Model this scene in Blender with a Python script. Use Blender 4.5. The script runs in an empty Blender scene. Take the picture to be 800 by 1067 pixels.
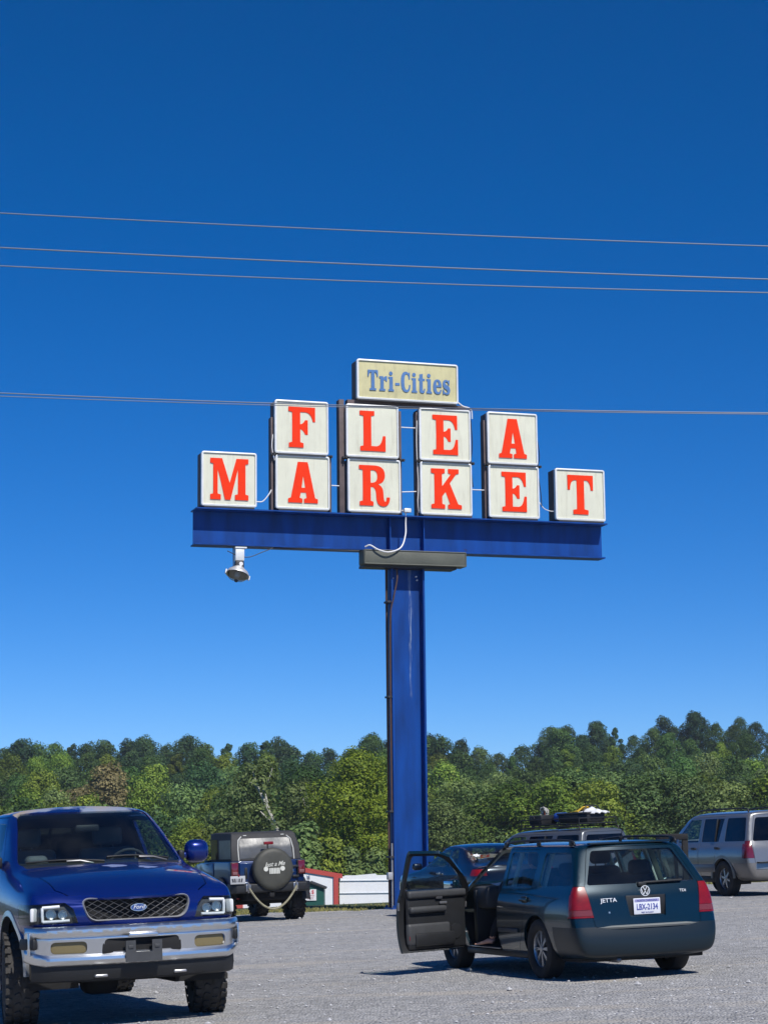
import bpy, bmesh, math, random
import numpy as np
from mathutils import Vector, Matrix
from mathutils.geometry import tessellate_polygon
random.seed(7)
rng = np.random.default_rng(7)
scene = bpy.context.scene
COL = scene.collection
PI = math.pi
R = math.radians

# ------------------------------------------------------------------ materials
def new_mat(name):
    m = bpy.data.materials.new(name); m.use_nodes = True
    nt = m.node_tree
    return m, nt, nt.nodes['Principled BSDF'], nt.nodes['Material Output']

def mat(name, col, rough=.5, metal=0., coat=0., spec=.5, noise=0., nscale=8., bump=0., bscale=60., coat_rough=.04, rnoise=0.):
    m, nt, b, out = new_mat(name)
    b.inputs['Base Color'].default_value = (*col, 1)
    b.inputs['Roughness'].default_value = rough
    b.inputs['Metallic'].default_value = metal
    b.inputs['Coat Weight'].default_value = coat
    b.inputs['Coat Roughness'].default_value = coat_rough
    b.inputs['Specular IOR Level'].default_value = spec
    if noise or bump or rnoise:
        tc = nt.nodes.new('ShaderNodeTexCoord')
    if noise:
        n = nt.nodes.new('ShaderNodeTexNoise'); n.inputs['Scale'].default_value = nscale; n.inputs['Detail'].default_value = 6
        n.inputs['Roughness'].default_value = .65
        nt.links.new(tc.outputs['Object'], n.inputs['Vector'])
        r = nt.nodes.new('ShaderNodeMapRange'); r.inputs['From Min'].default_value = .3; r.inputs['From Max'].default_value = .7
        r.inputs['To Min'].default_value = 1 - noise; r.inputs['To Max'].default_value = 1 + noise
        nt.links.new(n.outputs['Fac'], r.inputs['Value'])
        v = nt.nodes.new('ShaderNodeVectorMath'); v.operation = 'SCALE'; v.inputs[0].default_value = col
        nt.links.new(r.outputs['Result'], v.inputs['Scale']); nt.links.new(v.outputs[0], b.inputs['Base Color'])
    if rnoise:
        n = nt.nodes.new('ShaderNodeTexNoise'); n.inputs['Scale'].default_value = 5; n.inputs['Detail'].default_value = 5
        nt.links.new(tc.outputs['Object'], n.inputs['Vector'])
        r = nt.nodes.new('ShaderNodeMapRange'); r.inputs['From Min'].default_value = .35; r.inputs['From Max'].default_value = .65
        r.inputs['To Min'].default_value = rough; r.inputs['To Max'].default_value = rough + rnoise
        nt.links.new(n.outputs['Fac'], r.inputs['Value']); nt.links.new(r.outputs['Result'], b.inputs['Roughness'])
    if bump:
        n = nt.nodes.new('ShaderNodeTexNoise'); n.inputs['Scale'].default_value = bscale; n.inputs['Detail'].default_value = 5
        nt.links.new(tc.outputs['Object'], n.inputs['Vector'])
        bp = nt.nodes.new('ShaderNodeBump'); bp.inputs['Strength'].default_value = bump; bp.inputs['Distance'].default_value = .01
        nt.links.new(n.outputs['Fac'], bp.inputs['Height']); nt.links.new(bp.outputs['Normal'], b.inputs['Normal'])
    return m

def glass_mat(name, tint=(.5,.56,.55), rough=.02, f0=1.5):
    m, nt, b, out = new_mat(name)
    nt.nodes.remove(b)
    tr = nt.nodes.new('ShaderNodeBsdfTransparent'); tr.inputs['Color'].default_value = (*tint, 1)
    gl = nt.nodes.new('ShaderNodeBsdfGlossy'); gl.inputs['Roughness'].default_value = rough
    gl.inputs['Color'].default_value = (.95, .97, 1, 1)
    fr = nt.nodes.new('ShaderNodeFresnel'); fr.inputs['IOR'].default_value = f0
    # thin dust film that scatters a little light
    df = nt.nodes.new('ShaderNodeBsdfDiffuse'); df.inputs['Color'].default_value = (.45,.44,.42,1)
    tc = nt.nodes.new('ShaderNodeTexCoord'); n = nt.nodes.new('ShaderNodeTexNoise'); n.inputs['Scale'].default_value = 3.5; n.inputs['Detail'].default_value = 8
    nt.links.new(tc.outputs['Object'], n.inputs['Vector'])
    rr = nt.nodes.new('ShaderNodeMapRange'); rr.inputs['From Min'].default_value = .4; rr.inputs['From Max'].default_value = .75
    rr.inputs['To Min'].default_value = .002; rr.inputs['To Max'].default_value = .012
    nt.links.new(n.outputs['Fac'], rr.inputs['Value'])
    m1 = nt.nodes.new('ShaderNodeMixShader'); m2 = nt.nodes.new('ShaderNodeMixShader')
    nt.links.new(rr.outputs['Result'], m1.inputs[0]); nt.links.new(tr.outputs[0], m1.inputs[1]); nt.links.new(df.outputs[0], m1.inputs[2])
    ge = nt.nodes.new('ShaderNodeNewGeometry'); iv = nt.nodes.new('ShaderNodeMath'); iv.operation = 'SUBTRACT'; iv.inputs[0].default_value = 1; nt.links.new(ge.outputs['Backfacing'], iv.inputs[1])
    fm = nt.nodes.new('ShaderNodeMath'); fm.operation = 'MULTIPLY'; nt.links.new(fr.outputs[0], fm.inputs[0]); nt.links.new(iv.outputs[0], fm.inputs[1])
    nt.links.new(fm.outputs[0], m2.inputs[0]); nt.links.new(m1.outputs[0], m2.inputs[1]); nt.links.new(gl.outputs[0], m2.inputs[2])
    nt.links.new(m2.outputs[0], out.inputs['Surface'])
    return m

# ------------------------------------------------------------------ object helpers
def tag(o, label=None, cat=None, group=None, kind=None):
    if label: o['label'] = label
    if cat: o['category'] = cat
    if group: o['group'] = group
    if kind: o['kind'] = kind
    return o

def empty(name, loc=(0,0,0), rz=0, label=None, cat=None, group=None):
    o = bpy.data.objects.new(name, None); COL.objects.link(o)
    o.location = loc; o.rotation_euler = (0,0,rz); o.empty_display_size = .3
    return tag(o, label, cat, group)

def link_mesh(name, me, mats, parent=None):
    o = bpy.data.objects.new(name, me); COL.objects.link(o)
    if not isinstance(mats, (list, tuple)): mats = [mats]
    me.materials.clear()
    for m in mats: me.materials.append(m)
    if parent: o.parent = parent
    return o

def finish(me, smooth=True, angle=38):
    if smooth:
        me.polygons.foreach_set('use_smooth', [True]*len(me.polygons))
        me.set_sharp_from_angle(angle=R(angle))
    me.update()

def bm_obj(name, bm, mats, parent=None, smooth=True, angle=38, normals=True):
    if normals: bmesh.ops.recalc_face_normals(bm, faces=bm.faces[:])
    me = bpy.data.meshes.new(name); bm.to_mesh(me); bm.free()
    finish(me, smooth, angle)
    return link_mesh(name, me, mats, parent)

def bake(o):
    """replace the mesh by its modifier-evaluated version"""
    dg = bpy.context.evaluated_depsgraph_get(); dg.update()
    me = bpy.data.meshes.new_from_object(o.evaluated_get(dg), depsgraph=dg)
    o.modifiers.clear(); old = o.data; o.data = me
    bpy.data.meshes.remove(old)
    return o

def solid(o, t, offset=-1, inner=None, rim=None):
    m = o.modifiers.new('s', 'SOLIDIFY'); m.thickness = t; m.offset = offset; m.use_even_offset = False
    if inner is not None: m.material_offset = inner
    if rim is not None: m.material_offset_rim = rim
    bake(o); finish(o.data)
    return o

class MB:
    def __init__(s): s.bm = bmesh.new(); s.m = 0
    def _faces(s, vs, fs):
        v = [s.bm.verts.new(p) for p in vs]
        out = []
        for f in fs:
            try: q = s.bm.faces.new([v[i] for i in f]); q.material_index = s.m; out.append(q)
            except ValueError: pass
        return v, out
    def box(s, c, d, rot=None, bev=0, seg=2, taper=None):
        x,y,z = d[0]/2, d[1]/2, d[2]/2
        P = [(-x,-y,-z),(x,-y,-z),(x,y,-z),(-x,y,-z),(-x,-y,z),(x,-y,z),(x,y,z),(-x,y,z)]
        if taper: P = [(p[0]*(taper if p[2]>0 else 1), p[1]*(taper if p[2]>0 else 1), p[2]) for p in P]
        M = Matrix.Translation(c) @ (rot.to_4x4() if rot is not None else Matrix())
        v, f = s._faces([M @ Vector(p) for p in P], [(0,3,2,1),(4,5,6,7),(0,1,5,4),(1,2,6,5),(2,3,7,6),(3,0,4,7)])
        if bev:
            es = list({e for q in f for e in q.edges})
            r = bmesh.ops.bevel(s.bm, geom=es, offset=bev, segments=seg, profile=.5, affect='EDGES', clamp_overlap=True)
            for q in r['faces']: q.material_index = s.m
        return s
    def tube(s, pts, r, n=8, caps=True, closed=False):
        pts = [Vector(p) for p in pts]; N = len(pts)
        rr = r if isinstance(r, (list, tuple)) else [r]*N
        rings = []; up = None
        for i, p in enumerate(pts):
            if closed: t = pts[(i+1)%N] - pts[i-1]
            else: t = pts[min(i+1,N-1)] - pts[max(i-1,0)]
            t.normalize()
            if up is None:
                up = Vector((0,0,1)) if abs(t.z) < .9 else Vector((1,0,0))
            a = t.cross(up).normalized(); b = a.cross(t).normalized(); up = b
            rings.append([s.bm.verts.new(p + (a*math.cos(k*2*PI/n) + b*math.sin(k*2*PI/n))*rr[i]) for k in range(n)])
        for i in range(N if closed else N-1):
            A, B = rings[i], rings[(i+1)%N]
            for k in range(n):
                q = s.bm.faces.new((A[k], A[(k+1)%n], B[(k+1)%n], B[k])); q.material_index = s.m
        if caps and not closed:
            for A in (rings[0], rings[-1]):
                q = s.bm.faces.new(A); q.material_index = s.m
        return s
    def lathe(s, prof, n=32, c=(0,0,0), axis='y', closed=False):
        """prof = [(radius, along)]"""
        rings = []
        for r, a in prof:
            ring = []
            for k in range(n):
                t = 2*PI*k/n; u, v = r*math.cos(t), r*math.sin(t)
                p = {'y': (u, a, v), 'x': (a, u, v), 'z': (u, v, a)}[axis]
                ring.append(s.bm.verts.new((p[0]+c[0], p[1]+c[1], p[2]+c[2])))
            rings.append(ring)
        L = len(rings)
        for i in range(L if closed else L-1):
            A, B = rings[i], rings[(i+1)%L]
            for k in range(n):
                q = s.bm.faces.new((A[k], A[(k+1)%n], B[(k+1)%n], B[k])); q.material_index = s.m
        if not closed:
            for i, A in ((0, rings[0]), (-1, rings[-1])):
                if prof[i][0] > 1e-4:
                    q = s.bm.faces.new(A); q.material_index = s.m
        return s
    def poly(s, loops, M=None, depth=.01):
        """loops of 2-D points (first outer, rest holes); flat prism from z=0 to z=depth of frame M"""
        M = M or Matrix()
        lp = [[Vector((p[0], p[1], 0)) for p in l] for l in loops]
        tri = tessellate_polygon(lp); flat = [p for l in lp for p in l]
        top = [s.bm.verts.new(M @ Vector((p.x, p.y, depth))) for p in flat]
        for t in tri:
            try: q = s.bm.faces.new([top[i] for i in t]); q.material_index = s.m
            except ValueError: pass
        if depth:
            bot = [s.bm.verts.new(M @ Vector((p.x, p.y, 0))) for p in flat]
            for t in tri:
                try: q = s.bm.faces.new([bot[i] for i in reversed(t)]); q.material_index = s.m
                except ValueError: pass
            o = 0
            for l in lp:
                n = len(l)
                for k in range(n):
                    q = s.bm.faces.new((bot[o+k], bot[o+(k+1)%n], top[o+(k+1)%n], top[o+k])); q.material_index = s.m
                o += n
        return s
    def grid(s, fn, nu, nv):
        """fn(u, v) -> point, u,v in 0..1"""
        V = [[s.bm.verts.new(fn(i/nu, j/nv)) for j in range(nv+1)] for i in range(nu+1)]
        for i in range(nu):
            for j in range(nv):
                q = s.bm.faces.new((V[i][j], V[i+1][j], V[i+1][j+1], V[i][j+1])); q.material_index = s.m
        return s
    def build(s, name, mats, parent=None, smooth=True, angle=38, normals=True):
        return bm_obj(name, s.bm, mats, parent, smooth, angle, normals)

def qb(p0, c, p1, n=6):
    return [((1-t)**2*p0[0]+2*t*(1-t)*c[0]+t*t*p1[0], (1-t)**2*p0[1]+2*t*(1-t)*c[1]+t*t*p1[1]) for t in [i/n for i in range(1, n+1)]]

def path2d(items, n=6):
    """(x,y) = line to; (cx,cy,x,y) = quadratic curve to"""
    out = []
    for it in items:
        if len(it) == 2: out.append(tuple(it))
        else: out += qb(out[-1], it[:2], it[2:], n)
    return out

def fillet(pts, r, n=4):
    out = []; N = len(pts)
    for i in range(N):
        p = Vector(pts[i]); a = Vector(pts[i-1]) - p; b = Vector(pts[(i+1)%N]) - p
        rr = min(r if not isinstance(r,(list,tuple)) else r[i], a.length*.45, b.length*.45)
        A = p + a.normalized()*rr; B = p + b.normalized()*rr
        out.append(tuple(A)); out += qb(tuple(A), tuple(p), tuple(B), n)
    return out

def ellipse(cx, cy, a, b, n=24, t0=0):
    return [(cx + a*math.cos(t0+2*PI*k/n), cy + b*math.sin(t0+2*PI*k/n)) for k in range(n)]

def clip_seg(p, q, poly):
    """part of the segment p-q inside a convex counter-clockwise polygon"""
    t0, t1 = 0., 1.; dx, dy = q[0]-p[0], q[1]-p[1]
    for i in range(len(poly)):
        a, b = poly[i], poly[(i+1)%len(poly)]
        nx, ny = b[1]-a[1], a[0]-b[0]
        num = nx*(a[0]-p[0]) + ny*(a[1]-p[1]); den = nx*dx + ny*dy
        if abs(den) < 1e-12:
            if num < 0: return None
            continue
        t = num/den
        if den > 0: t1 = min(t1, t)
        else: t0 = max(t0, t)
    if t1 - t0 < 1e-3: return None
    return (p[0]+dx*t0, p[1]+dy*t0), (p[0]+dx*t1, p[1]+dy*t1)

def text_obj(name, txt, size, mats, parent, M, depth=.003, shear=0, bold=0, sx=1, align='CENTER'):
    cu = bpy.data.curves.new('t', 'FONT'); cu.body = txt; cu.size = size; cu.extrude = depth/2; cu.shear = shear; cu.offset = bold
    cu.align_x = align; cu.align_y = 'CENTER'; cu.resolution_u = 3
    o = bpy.data.objects.new('t', cu); COL.objects.link(o)
    dg = bpy.context.evaluated_depsgraph_get(); dg.update()
    me = bpy.data.meshes.new_from_object(o.evaluated_get(dg)); me.name = name
    bpy.data.objects.remove(o)
    me.transform(M @ Matrix.Diagonal((sx,1,1,1)))
    return link_mesh(name, me, mats, parent)

def frame(origin, xdir, ydir):
    x = Vector(xdir).normalized(); y = Vector(ydir); z = x.cross(y).normalized(); y = z.cross(x)
    M = Matrix((x, y, z)).transposed().to_4x4(); M.translation = Vector(origin)
    return M

def subsurf_bm(bm, level):
    me = bpy.data.meshes.new('c'); bm.to_mesh(me); bm.free()
    o = bpy.data.objects.new('c', me); COL.objects.link(o)
    m = o.modifiers.new('s', 'SUBSURF'); m.levels = level; m.render_levels = level; m.boundary_smooth = 'PRESERVE_CORNERS'
    dg = bpy.context.evaluated_depsgraph_get(); dg.update()
    e = bpy.data.meshes.new_from_object(o.evaluated_get(dg))
    bpy.data.objects.remove(o); bpy.data.meshes.remove(me)
    b = bmesh.new(); b.from_mesh(e); bpy.data.meshes.remove(e)
    return b

def copy_tree(o, parent=None):
    c = o.copy(); COL.objects.link(c); c.parent = parent
    for ch in list(o.children): copy_tree(ch, c)
    return c

# ------------------------------------------------------------------ car skins
def shell(rings, level=3, bulge_rear=0., bulge_front=0., crease=None):
    """rings: list of half sections; each point (x, y, z), first and last on the centre line.
    Returns a smooth closed bmesh; car points to +x."""
    bm = bmesh.new(); V = []
    K = len(rings[0])
    for rg in rings:
        L = [bm.verts.new(p) for p in rg]
        Rr = [L[0]] + [bm.verts.new((p[0], -p[1], p[2])) for p in rg[1:-1]] + [L[-1]]
        V.append((L, Rr))
    cl = bm.edges.layers.float.new('crease_edge')
    for a in range(len(rings)-1):
        for s in (0, 1):
            A, B = V[a][s], V[a+1][s]
            for k in range(K-1):
                f = (A[k], B[k], B[k+1], A[k+1])
                bm.faces.new(f if s == 0 else f[::-1])
    for idx, bl in ((0, -bulge_rear), (len(rings)-1, bulge_front)):
        rg = rings[idx]; C = [V[idx][0][0]]
        for k in range(1, K-1): C.append(bm.verts.new((rg[k][0]+bl, 0, rg[k][2])))
        C.append(V[idx][0][-1])
        for s in (0, 1):
            A = V[idx][s]
            for k in range(K-1):
                q = [A[k], A[k+1], C[k+1], C[k]]
                u = []
                for v in q:
                    if v not in u: u.append(v)
                if len(u) > 2: bm.faces.new(u)
    if crease:
        bm.edges.ensure_lookup_table()
        for (a0, k0, a1, k1, val) in crease:
            for s in (0, 1):
                e = bm.edges.get((V[a0][s][k0], V[a1][s][k1]))
                if e: e[cl] = val
    bmesh.ops.recalc_face_normals(bm, faces=bm.faces[:])
    return subsurf_bm(bm, level)

AX = {'y': (0, 2), 'x': (1, 2), 'z': (0, 1)}
def prism_planes(poly, axis):
    a, b = AX[axis]; out = []
    area = sum(poly[i][0]*poly[(i+1)%len(poly)][1] - poly[(i+1)%len(poly)][0]*poly[i][1] for i in range(len(poly)))
    P = poly if area > 0 else poly[::-1]
    for i in range(len(P)):
        p, q = P[i], P[(i+1)%len(P)]
        n = [0,0,0]; n[a] = q[1]-p[1]; n[b] = -(q[0]-p[0])
        o = [0,0,0]; o[a] = p[0]; o[b] = p[1]
        n = Vector(n)
        if n.length < 1e-7: continue
        out.append((Vector(o), n.normalized()))
    return out

def grow(poly, d):
    area = sum(poly[i][0]*poly[(i+1)%len(poly)][1] - poly[(i+1)%len(poly)][0]*poly[i][1] for i in range(len(poly)))
    P = poly if area > 0 else poly[::-1]; N = len(P); out = []
    for i in range(N):
        p = Vector(P[i]); a = (p - Vector(P[i-1])).normalized(); b = (Vector(P[(i+1)%N]) - p).normalized()
        na = Vector((a.y, -a.x)); nb = Vector((b.y, -b.x)); n = (na + nb)
        n = n / max(.3, n.length_squared/2) if n.length > 1e-6 else na
        out.append((p.x + n.x*d, p.y + n.y*d))
    return out

def cut(bm, planes, cond):
    """split the skin along the planes, return the faces inside all of them (cond picks the side of the car)"""
    def inside(c, eps): return all((c - o).dot(n) < eps for o, n in planes)
    for o, n in planes:
        fs = []
        for f in bm.faces:
            if not cond(f.calc_center_median()): continue
            d = [(v.co - o).dot(n) for v in f.verts]
            if min(d) < -1e-6 and max(d) > 1e-6:
                # near the region?
                if any(inside(v.co, .12) for v in f.verts) or inside(f.calc_center_median(), .15): fs.append(f)
        if not fs: continue
        es = {e for f in fs for e in f.edges}; vs = {v for f in fs for v in f.verts}
        bmesh.ops.bisect_plane(bm, geom=list(vs)+list(es)+fs, plane_co=o, plane_no=n, dist=1e-6)
    return [f for f in bm.faces if cond(f.calc_center_median()) and inside(f.calc_center_median(), 1e-5)]

def lift(bm, faces, off=0.):
    """move faces out of bm into a new bmesh, optionally offset along the normals"""
    nb = bmesh.new(); mp = {}
    nrm = {}
    for f in faces:
        for v in f.verts: nrm[v] = v.normal
    for v in nrm: mp[v] = nb.verts.new(v.co + nrm[v]*off)
    for f in faces:
        try: nb.faces.new([mp[v] for v in f.verts])
        except ValueError: pass
    bmesh.ops.delete(bm, geom=faces, context='FACES')
    return nb

def piece(bm, poly, axis, cond, off=0., gap=0.):
    bm.normal_update()
    if gap:
        nb = lift(bm, cut(bm, prism_planes(grow(poly, gap), axis), cond), off)
        keep = set(cut(nb, prism_planes(grow(poly, -gap*.4), axis), lambda c: True))
        bmesh.ops.delete(nb, geom=[f for f in nb.faces if f not in keep], context='FACES')
        return nb
    return lift(bm, cut(bm, prism_planes(poly, axis), cond), off)

def sheet(name, bm, mats, parent, t=.02, inner=None, off=-1, keepn=True):
    me = bpy.data.meshes.new(name); bm.to_mesh(me); bm.free()
    o = link_mesh(name, me, mats, parent)
    if t: solid(o, t, off, inner)
    finish(o.data)
    return o

L_ = lambda c: c.y > .02
R_ = lambda c: c.y < -.02

def place(root, x, y, theta, tilt=True, z=None):
    gz = ground_z(x, y) if z is None else z
    root.rotation_euler = (Matrix.Rotation(-math.atan(SLOPE) if tilt else 0, 4, 'Y') @ Matrix.Rotation(theta, 4, 'Z')).to_euler()
    root.location = (x, y, gz)

SLOPE = .03
def smooth01(t):
    t = min(1., max(0., t)); return t*t*(3-2*t)
def ground_z(x, y):
    z = SLOPE*(max(-18, min(18, x)) + 1.6)
    # beyond the lot the land drops to the field, then climbs to the wooded ridge
    edge = 51 + 7*smooth01((x-1)/5)
    z += -4.6*smooth01((y-edge)/32)
    ridge = 10 + 9*smooth01((x+10)/90) - 3.5*math.exp(-((x-16)/12)**2)
    z += ridge*smooth01((y-185)/190)
    z += .5*math.sin(x*.11)*smooth01((y-120)/60)
    return z
# ------------------------------------------------------------------ camera, sun, sky
cam = bpy.data.cameras.new('camera'); co = bpy.data.objects.new('camera', cam); COL.objects.link(co); scene.camera = co
cam.sensor_fit = 'VERTICAL'; cam.sensor_height = 36; cam.sensor_width = 27; cam.lens = 71.97
cam.clip_start = .1; cam.clip_end = 5000
PITCH = math.atan((874-533.5)/2133); ROLL = .0105
co.matrix_world = Matrix.Translation((0,0,1.6)) @ Matrix.Rotation(PI/2 + PITCH, 4, 'X') @ Matrix.Rotation(-ROLL, 4, 'Z')
SUN_EL, SUN_AZ = R(50), R(150)
sun = bpy.data.lights.new('sun', 'SUN'); so = bpy.data.objects.new('sun', sun); COL.objects.link(so)
sun.energy = 4.9; sun.angle = R(.5); sun.color = (1, .96, .90)
sd = Vector((math.sin(SUN_AZ)*math.cos(SUN_EL), math.cos(SUN_AZ)*math.cos(SUN_EL), math.sin(SUN_EL)))
so.rotation_euler = sd.to_track_quat('Z', 'Y').to_euler(); so.location = (30, -40, 60)
W = bpy.data.worlds.new('World'); scene.world = W; W.use_nodes = True
nt = W.node_tree; bg = nt.nodes['Background']
sky = nt.nodes.new('ShaderNodeTexSky'); sky.sky_type = 'NISHITA'; sky.sun_disc = False
sky.sun_elevation = SUN_EL; sky.sun_rotation = SUN_AZ; sky.altitude = 3500; sky.air_density = .8; sky.dust_density = 0; sky.ozone_density = 6
hs = nt.nodes.new('ShaderNodeHueSaturation'); hs.inputs['Saturation'].default_value = 1.29; hs.inputs['Hue'].default_value = .5055
nt.links.new(sky.outputs[0], hs.inputs['Color']); nt.links.new(hs.outputs[0], bg.inputs[0])
bg.inputs[1].default_value = .122
scene.view_settings.view_transform = 'Standard'; scene.view_settings.look = 'None'
scene.view_settings.exposure = 0; scene.view_settings.gamma = 1; scene.view_settings.use_curve_mapping = False
scene.render.engine = 'CYCLES'
cy = scene.cycles; cy.use_denoising = True; cy.max_bounces = 8; cy.transparent_max_bounces = 16; cy.glossy_bounces = 4
cy.diffuse_bounces = 3; cy.transmission_bounces = 4; cy.caustics_reflective = False; cy.caustics_refractive = False
cy.use_adaptive_sampling = True; cy.adaptive_threshold = .015; cy.sample_clamp_indirect = 6
try: cy.denoiser = 'OPENIMAGEDENOISE'
except Exception: pass

# ------------------------------------------------------------------ ground
def gravel_mat():
    m, nt, b, out = new_mat('gravel')
    tc = nt.nodes.new('ShaderNodeTexCoord'); N = nt.nodes.new; L = nt.links.new
    vo = N('ShaderNodeTexVoronoi'); vo.inputs['Scale'].default_value = 34; vo.inputs['Randomness'].default_value = 1
    L(tc.outputs['Object'], vo.inputs['Vector'])
    v2 = N('ShaderNodeTexVoronoi'); v2.inputs['Scale'].default_value = 11
    L(tc.outputs['Object'], v2.inputs['Vector'])
    mp = N('ShaderNodeMapping'); mp.inputs['Scale'].default_value = (.35, 1.3, 1); L(tc.outputs['Object'], mp.inputs['Vector'])
    n1 = N('ShaderNodeTexNoise'); n1.inputs['Scale'].default_value = .55; n1.inputs['Detail'].default_value = 9; n1.inputs['Roughness'].default_value = .68
    L(mp.outputs[0], n1.inputs['Vector'])
    cr = N('ShaderNodeValToRGB'); e = cr.color_ramp.elements
    e[0].position = 0; e[0].color = (.27,.27,.27,1); e[1].position = 1; e[1].color = (.50,.49,.48,1)
    q = e.new(.35); q.color = (.345,.343,.34,1); q = e.new(.7); q.color = (.43,.425,.415,1)
    sp = N('ShaderNodeSeparateColor'); L(vo.outputs['Color'], sp.inputs[0]); L(sp.outputs[0], cr.inputs[0])
    sp2 = N('ShaderNodeSeparateColor'); L(v2.outputs['Color'], sp2.inputs[0])
    r2 = N('ShaderNodeMapRange'); r2.inputs['To Min'].default_value = .86; r2.inputs['To Max'].default_value = 1.15; L(sp2.outputs[1], r2.inputs['Value'])
    r1 = N('ShaderNodeMapRange'); r1.inputs['From Min'].default_value = .3; r1.inputs['From Max'].default_value = .7
    r1.inputs['To Min'].default_value = .90; r1.inputs['To Max'].default_value = 1.09; L(n1.outputs['Fac'], r1.inputs['Value'])
    mu = N('ShaderNodeMath'); mu.operation = 'MULTIPLY'; L(r1.outputs[0], mu.inputs[0]); L(r2.outputs[0], mu.inputs[1])
    sc = N('ShaderNodeVectorMath'); sc.operation = 'SCALE'; L(cr.outputs[0], sc.inputs[0]); L(mu.outputs[0], sc.inputs['Scale'])
    # sandy worn patches
    n3 = N('ShaderNodeTexNoise'); n3.inputs['Scale'].default_value = .9; n3.inputs['Detail'].default_value = 7; L(mp.outputs[0], n3.inputs['Vector'])
    r3 = N('ShaderNodeMapRange'); r3.inputs['From Min'].default_value = .54; r3.inputs['From Max'].default_value = .66; r3.inputs['To Max'].default_value = .7; L(n3.outputs['Fac'], r3.inputs['Value'])
    mx = N('ShaderNodeMix'); mx.data_type = 'RGBA'; L(r3.outputs[0], mx.inputs[0]); L(sc.outputs[0], mx.inputs[6]); mx.inputs[7].default_value = (.50,.46,.40,1)
    L(mx.outputs[2], b.inputs['Base Color']); b.inputs['Roughness'].default_value = .93; b.inputs['Specular IOR Level'].default_value = .25
    bp = N('ShaderNodeBump'); bp.inputs['Strength'].default_value = 1; bp.inputs['Distance'].default_value = .035
    inv = N('ShaderNodeMath'); inv.operation = 'SUBTRACT'; inv.inputs[0].default_value = 1; L(vo.outputs['Distance'], inv.inputs[1])
    ad = N('ShaderNodeMath'); ad.operation = 'MULTIPLY_ADD'; L(n1.outputs['Fac'], ad.inputs[0]); ad.inputs[1].default_value = 1.5; L(inv.outputs[0], ad.inputs[2])
    L(ad.outputs[0], bp.inputs['Height']); L(bp.outputs[0], b.inputs['Normal'])
    return m

M = {}
M['gravel'] = gravel_mat()
M['field'] = mat('field_grass', (.055,.075,.022), .95, noise=.4, nscale=.6, bump=.8, bscale=5)
M['blade'] = mat('grass_blades', (.24,.22,.07), .8, noise=.45, nscale=1.2)
M['white_metal'] = mat('white_siding', (.84,.85,.86), .5, noise=.04, nscale=3)
M['red_trim'] = mat('red_trim', (.50,.075,.06), .5, noise=.1)
M['green_shed'] = mat('green_shed', (.012,.085,.065), .55, noise=.1)
M['roof_grey'] = mat('roof_grey', (.55,.56,.57), .5)
M['shingle'] = mat('dark_shingle', (.03,.03,.03), .8)
M['stone'] = mat('loose_stone', (.42,.42,.425), .9, noise=.35, nscale=9)

def sheet_grid(name, xs, ys, zf, m, kind='structure'):
    bm = bmesh.new(); V = [[bm.verts.new((x, y, zf(x, y))) for y in ys] for x in xs]
    for i in range(len(xs)-1):
        for j in range(len(ys)-1): bm.faces.new((V[i][j], V[i+1][j], V[i+1][j+1], V[i][j+1]))
    o = bm_obj(name, bm, m, angle=180, normals=False); o['kind'] = kind
    return o
def span(a, b, n): return [a + (b-a)*i/n for i in range(n+1)]
ys = span(-60, 40, 20)[:-1] + span(40, 100, 60)[:-1] + span(100, 480, 76)[:-1] + [480, 700, 1200, 2500]
xs = [-1500, -700, -300] + span(-180, 180, 90) + [300, 700, 1500]
gnd = sheet_grid('ground', xs, ys, lambda x, y: ground_z(x, y), M['field'])
# gravel lot: follows the plane with an uneven far edge and shallow ruts
def lot_edge(x):
    return 46.9 + 9*smooth01((x-.6)/3.5) + .35*math.sin(x*1.9) + .22*math.sin(x*4.7+1) + .12*math.sin(x*11)
bm = bmesh.new(); NX, NY = 260, 90
V = []
for i in range(NX+1):
    x = -45 + 90*i/NX; row = []
    for j in range(NY+1):
        t = j/NY; y = -25 + (lot_edge(x)+25)*t
        row.append(bm.verts.new((x, y, ground_z(x, y) + .008 + (.006*math.sin(x*2.1+y*.7)*math.sin(y*1.3) if t < .99 else -.006))))
    V.append(row)
for i in range(NX):
    for j in range(NY): bm.faces.new((V[i][j], V[i+1][j], V[i+1][j+1], V[i][j+1]))
lot = bm_obj('gravel_lot', bm, M['gravel'], angle=180, normals=False); lot['kind'] = 'structure'

# loose stones scattered over the lot
mb = MB()
for k in range(2600):
    y = 15 + 33*random.random()**1.3; x = (random.random()-.5)*(y*.42+3)
    if y > lot_edge(x)-.2: continue
    s = random.uniform(.006, .02)*(1.0 + (random.random() < .04)*1.0)
    z = ground_z(x, y) + .008
    vs = [Vector((random.uniform(.7,1.2)*s*a, random.uniform(.7,1.2)*s*b, random.uniform(.5,.9)*s*c)) for a,b,c in ((1,0,0),(-1,0,0),(0,1,0),(0,-1,0),(0,0,1),(0,0,-1))]
    mb._faces([v + Vector((x, y, z+s*.3)) for v in vs], [(0,2,4),(2,1,4),(1,3,4),(3,0,4),(2,0,5),(1,2,5),(3,1,5),(0,3,5)])
st = mb.build('loose_stones', M['stone'], smooth=False); tag(st, 'small loose grey stones scattered over the gravel lot', 'stones', kind='stuff')

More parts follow.
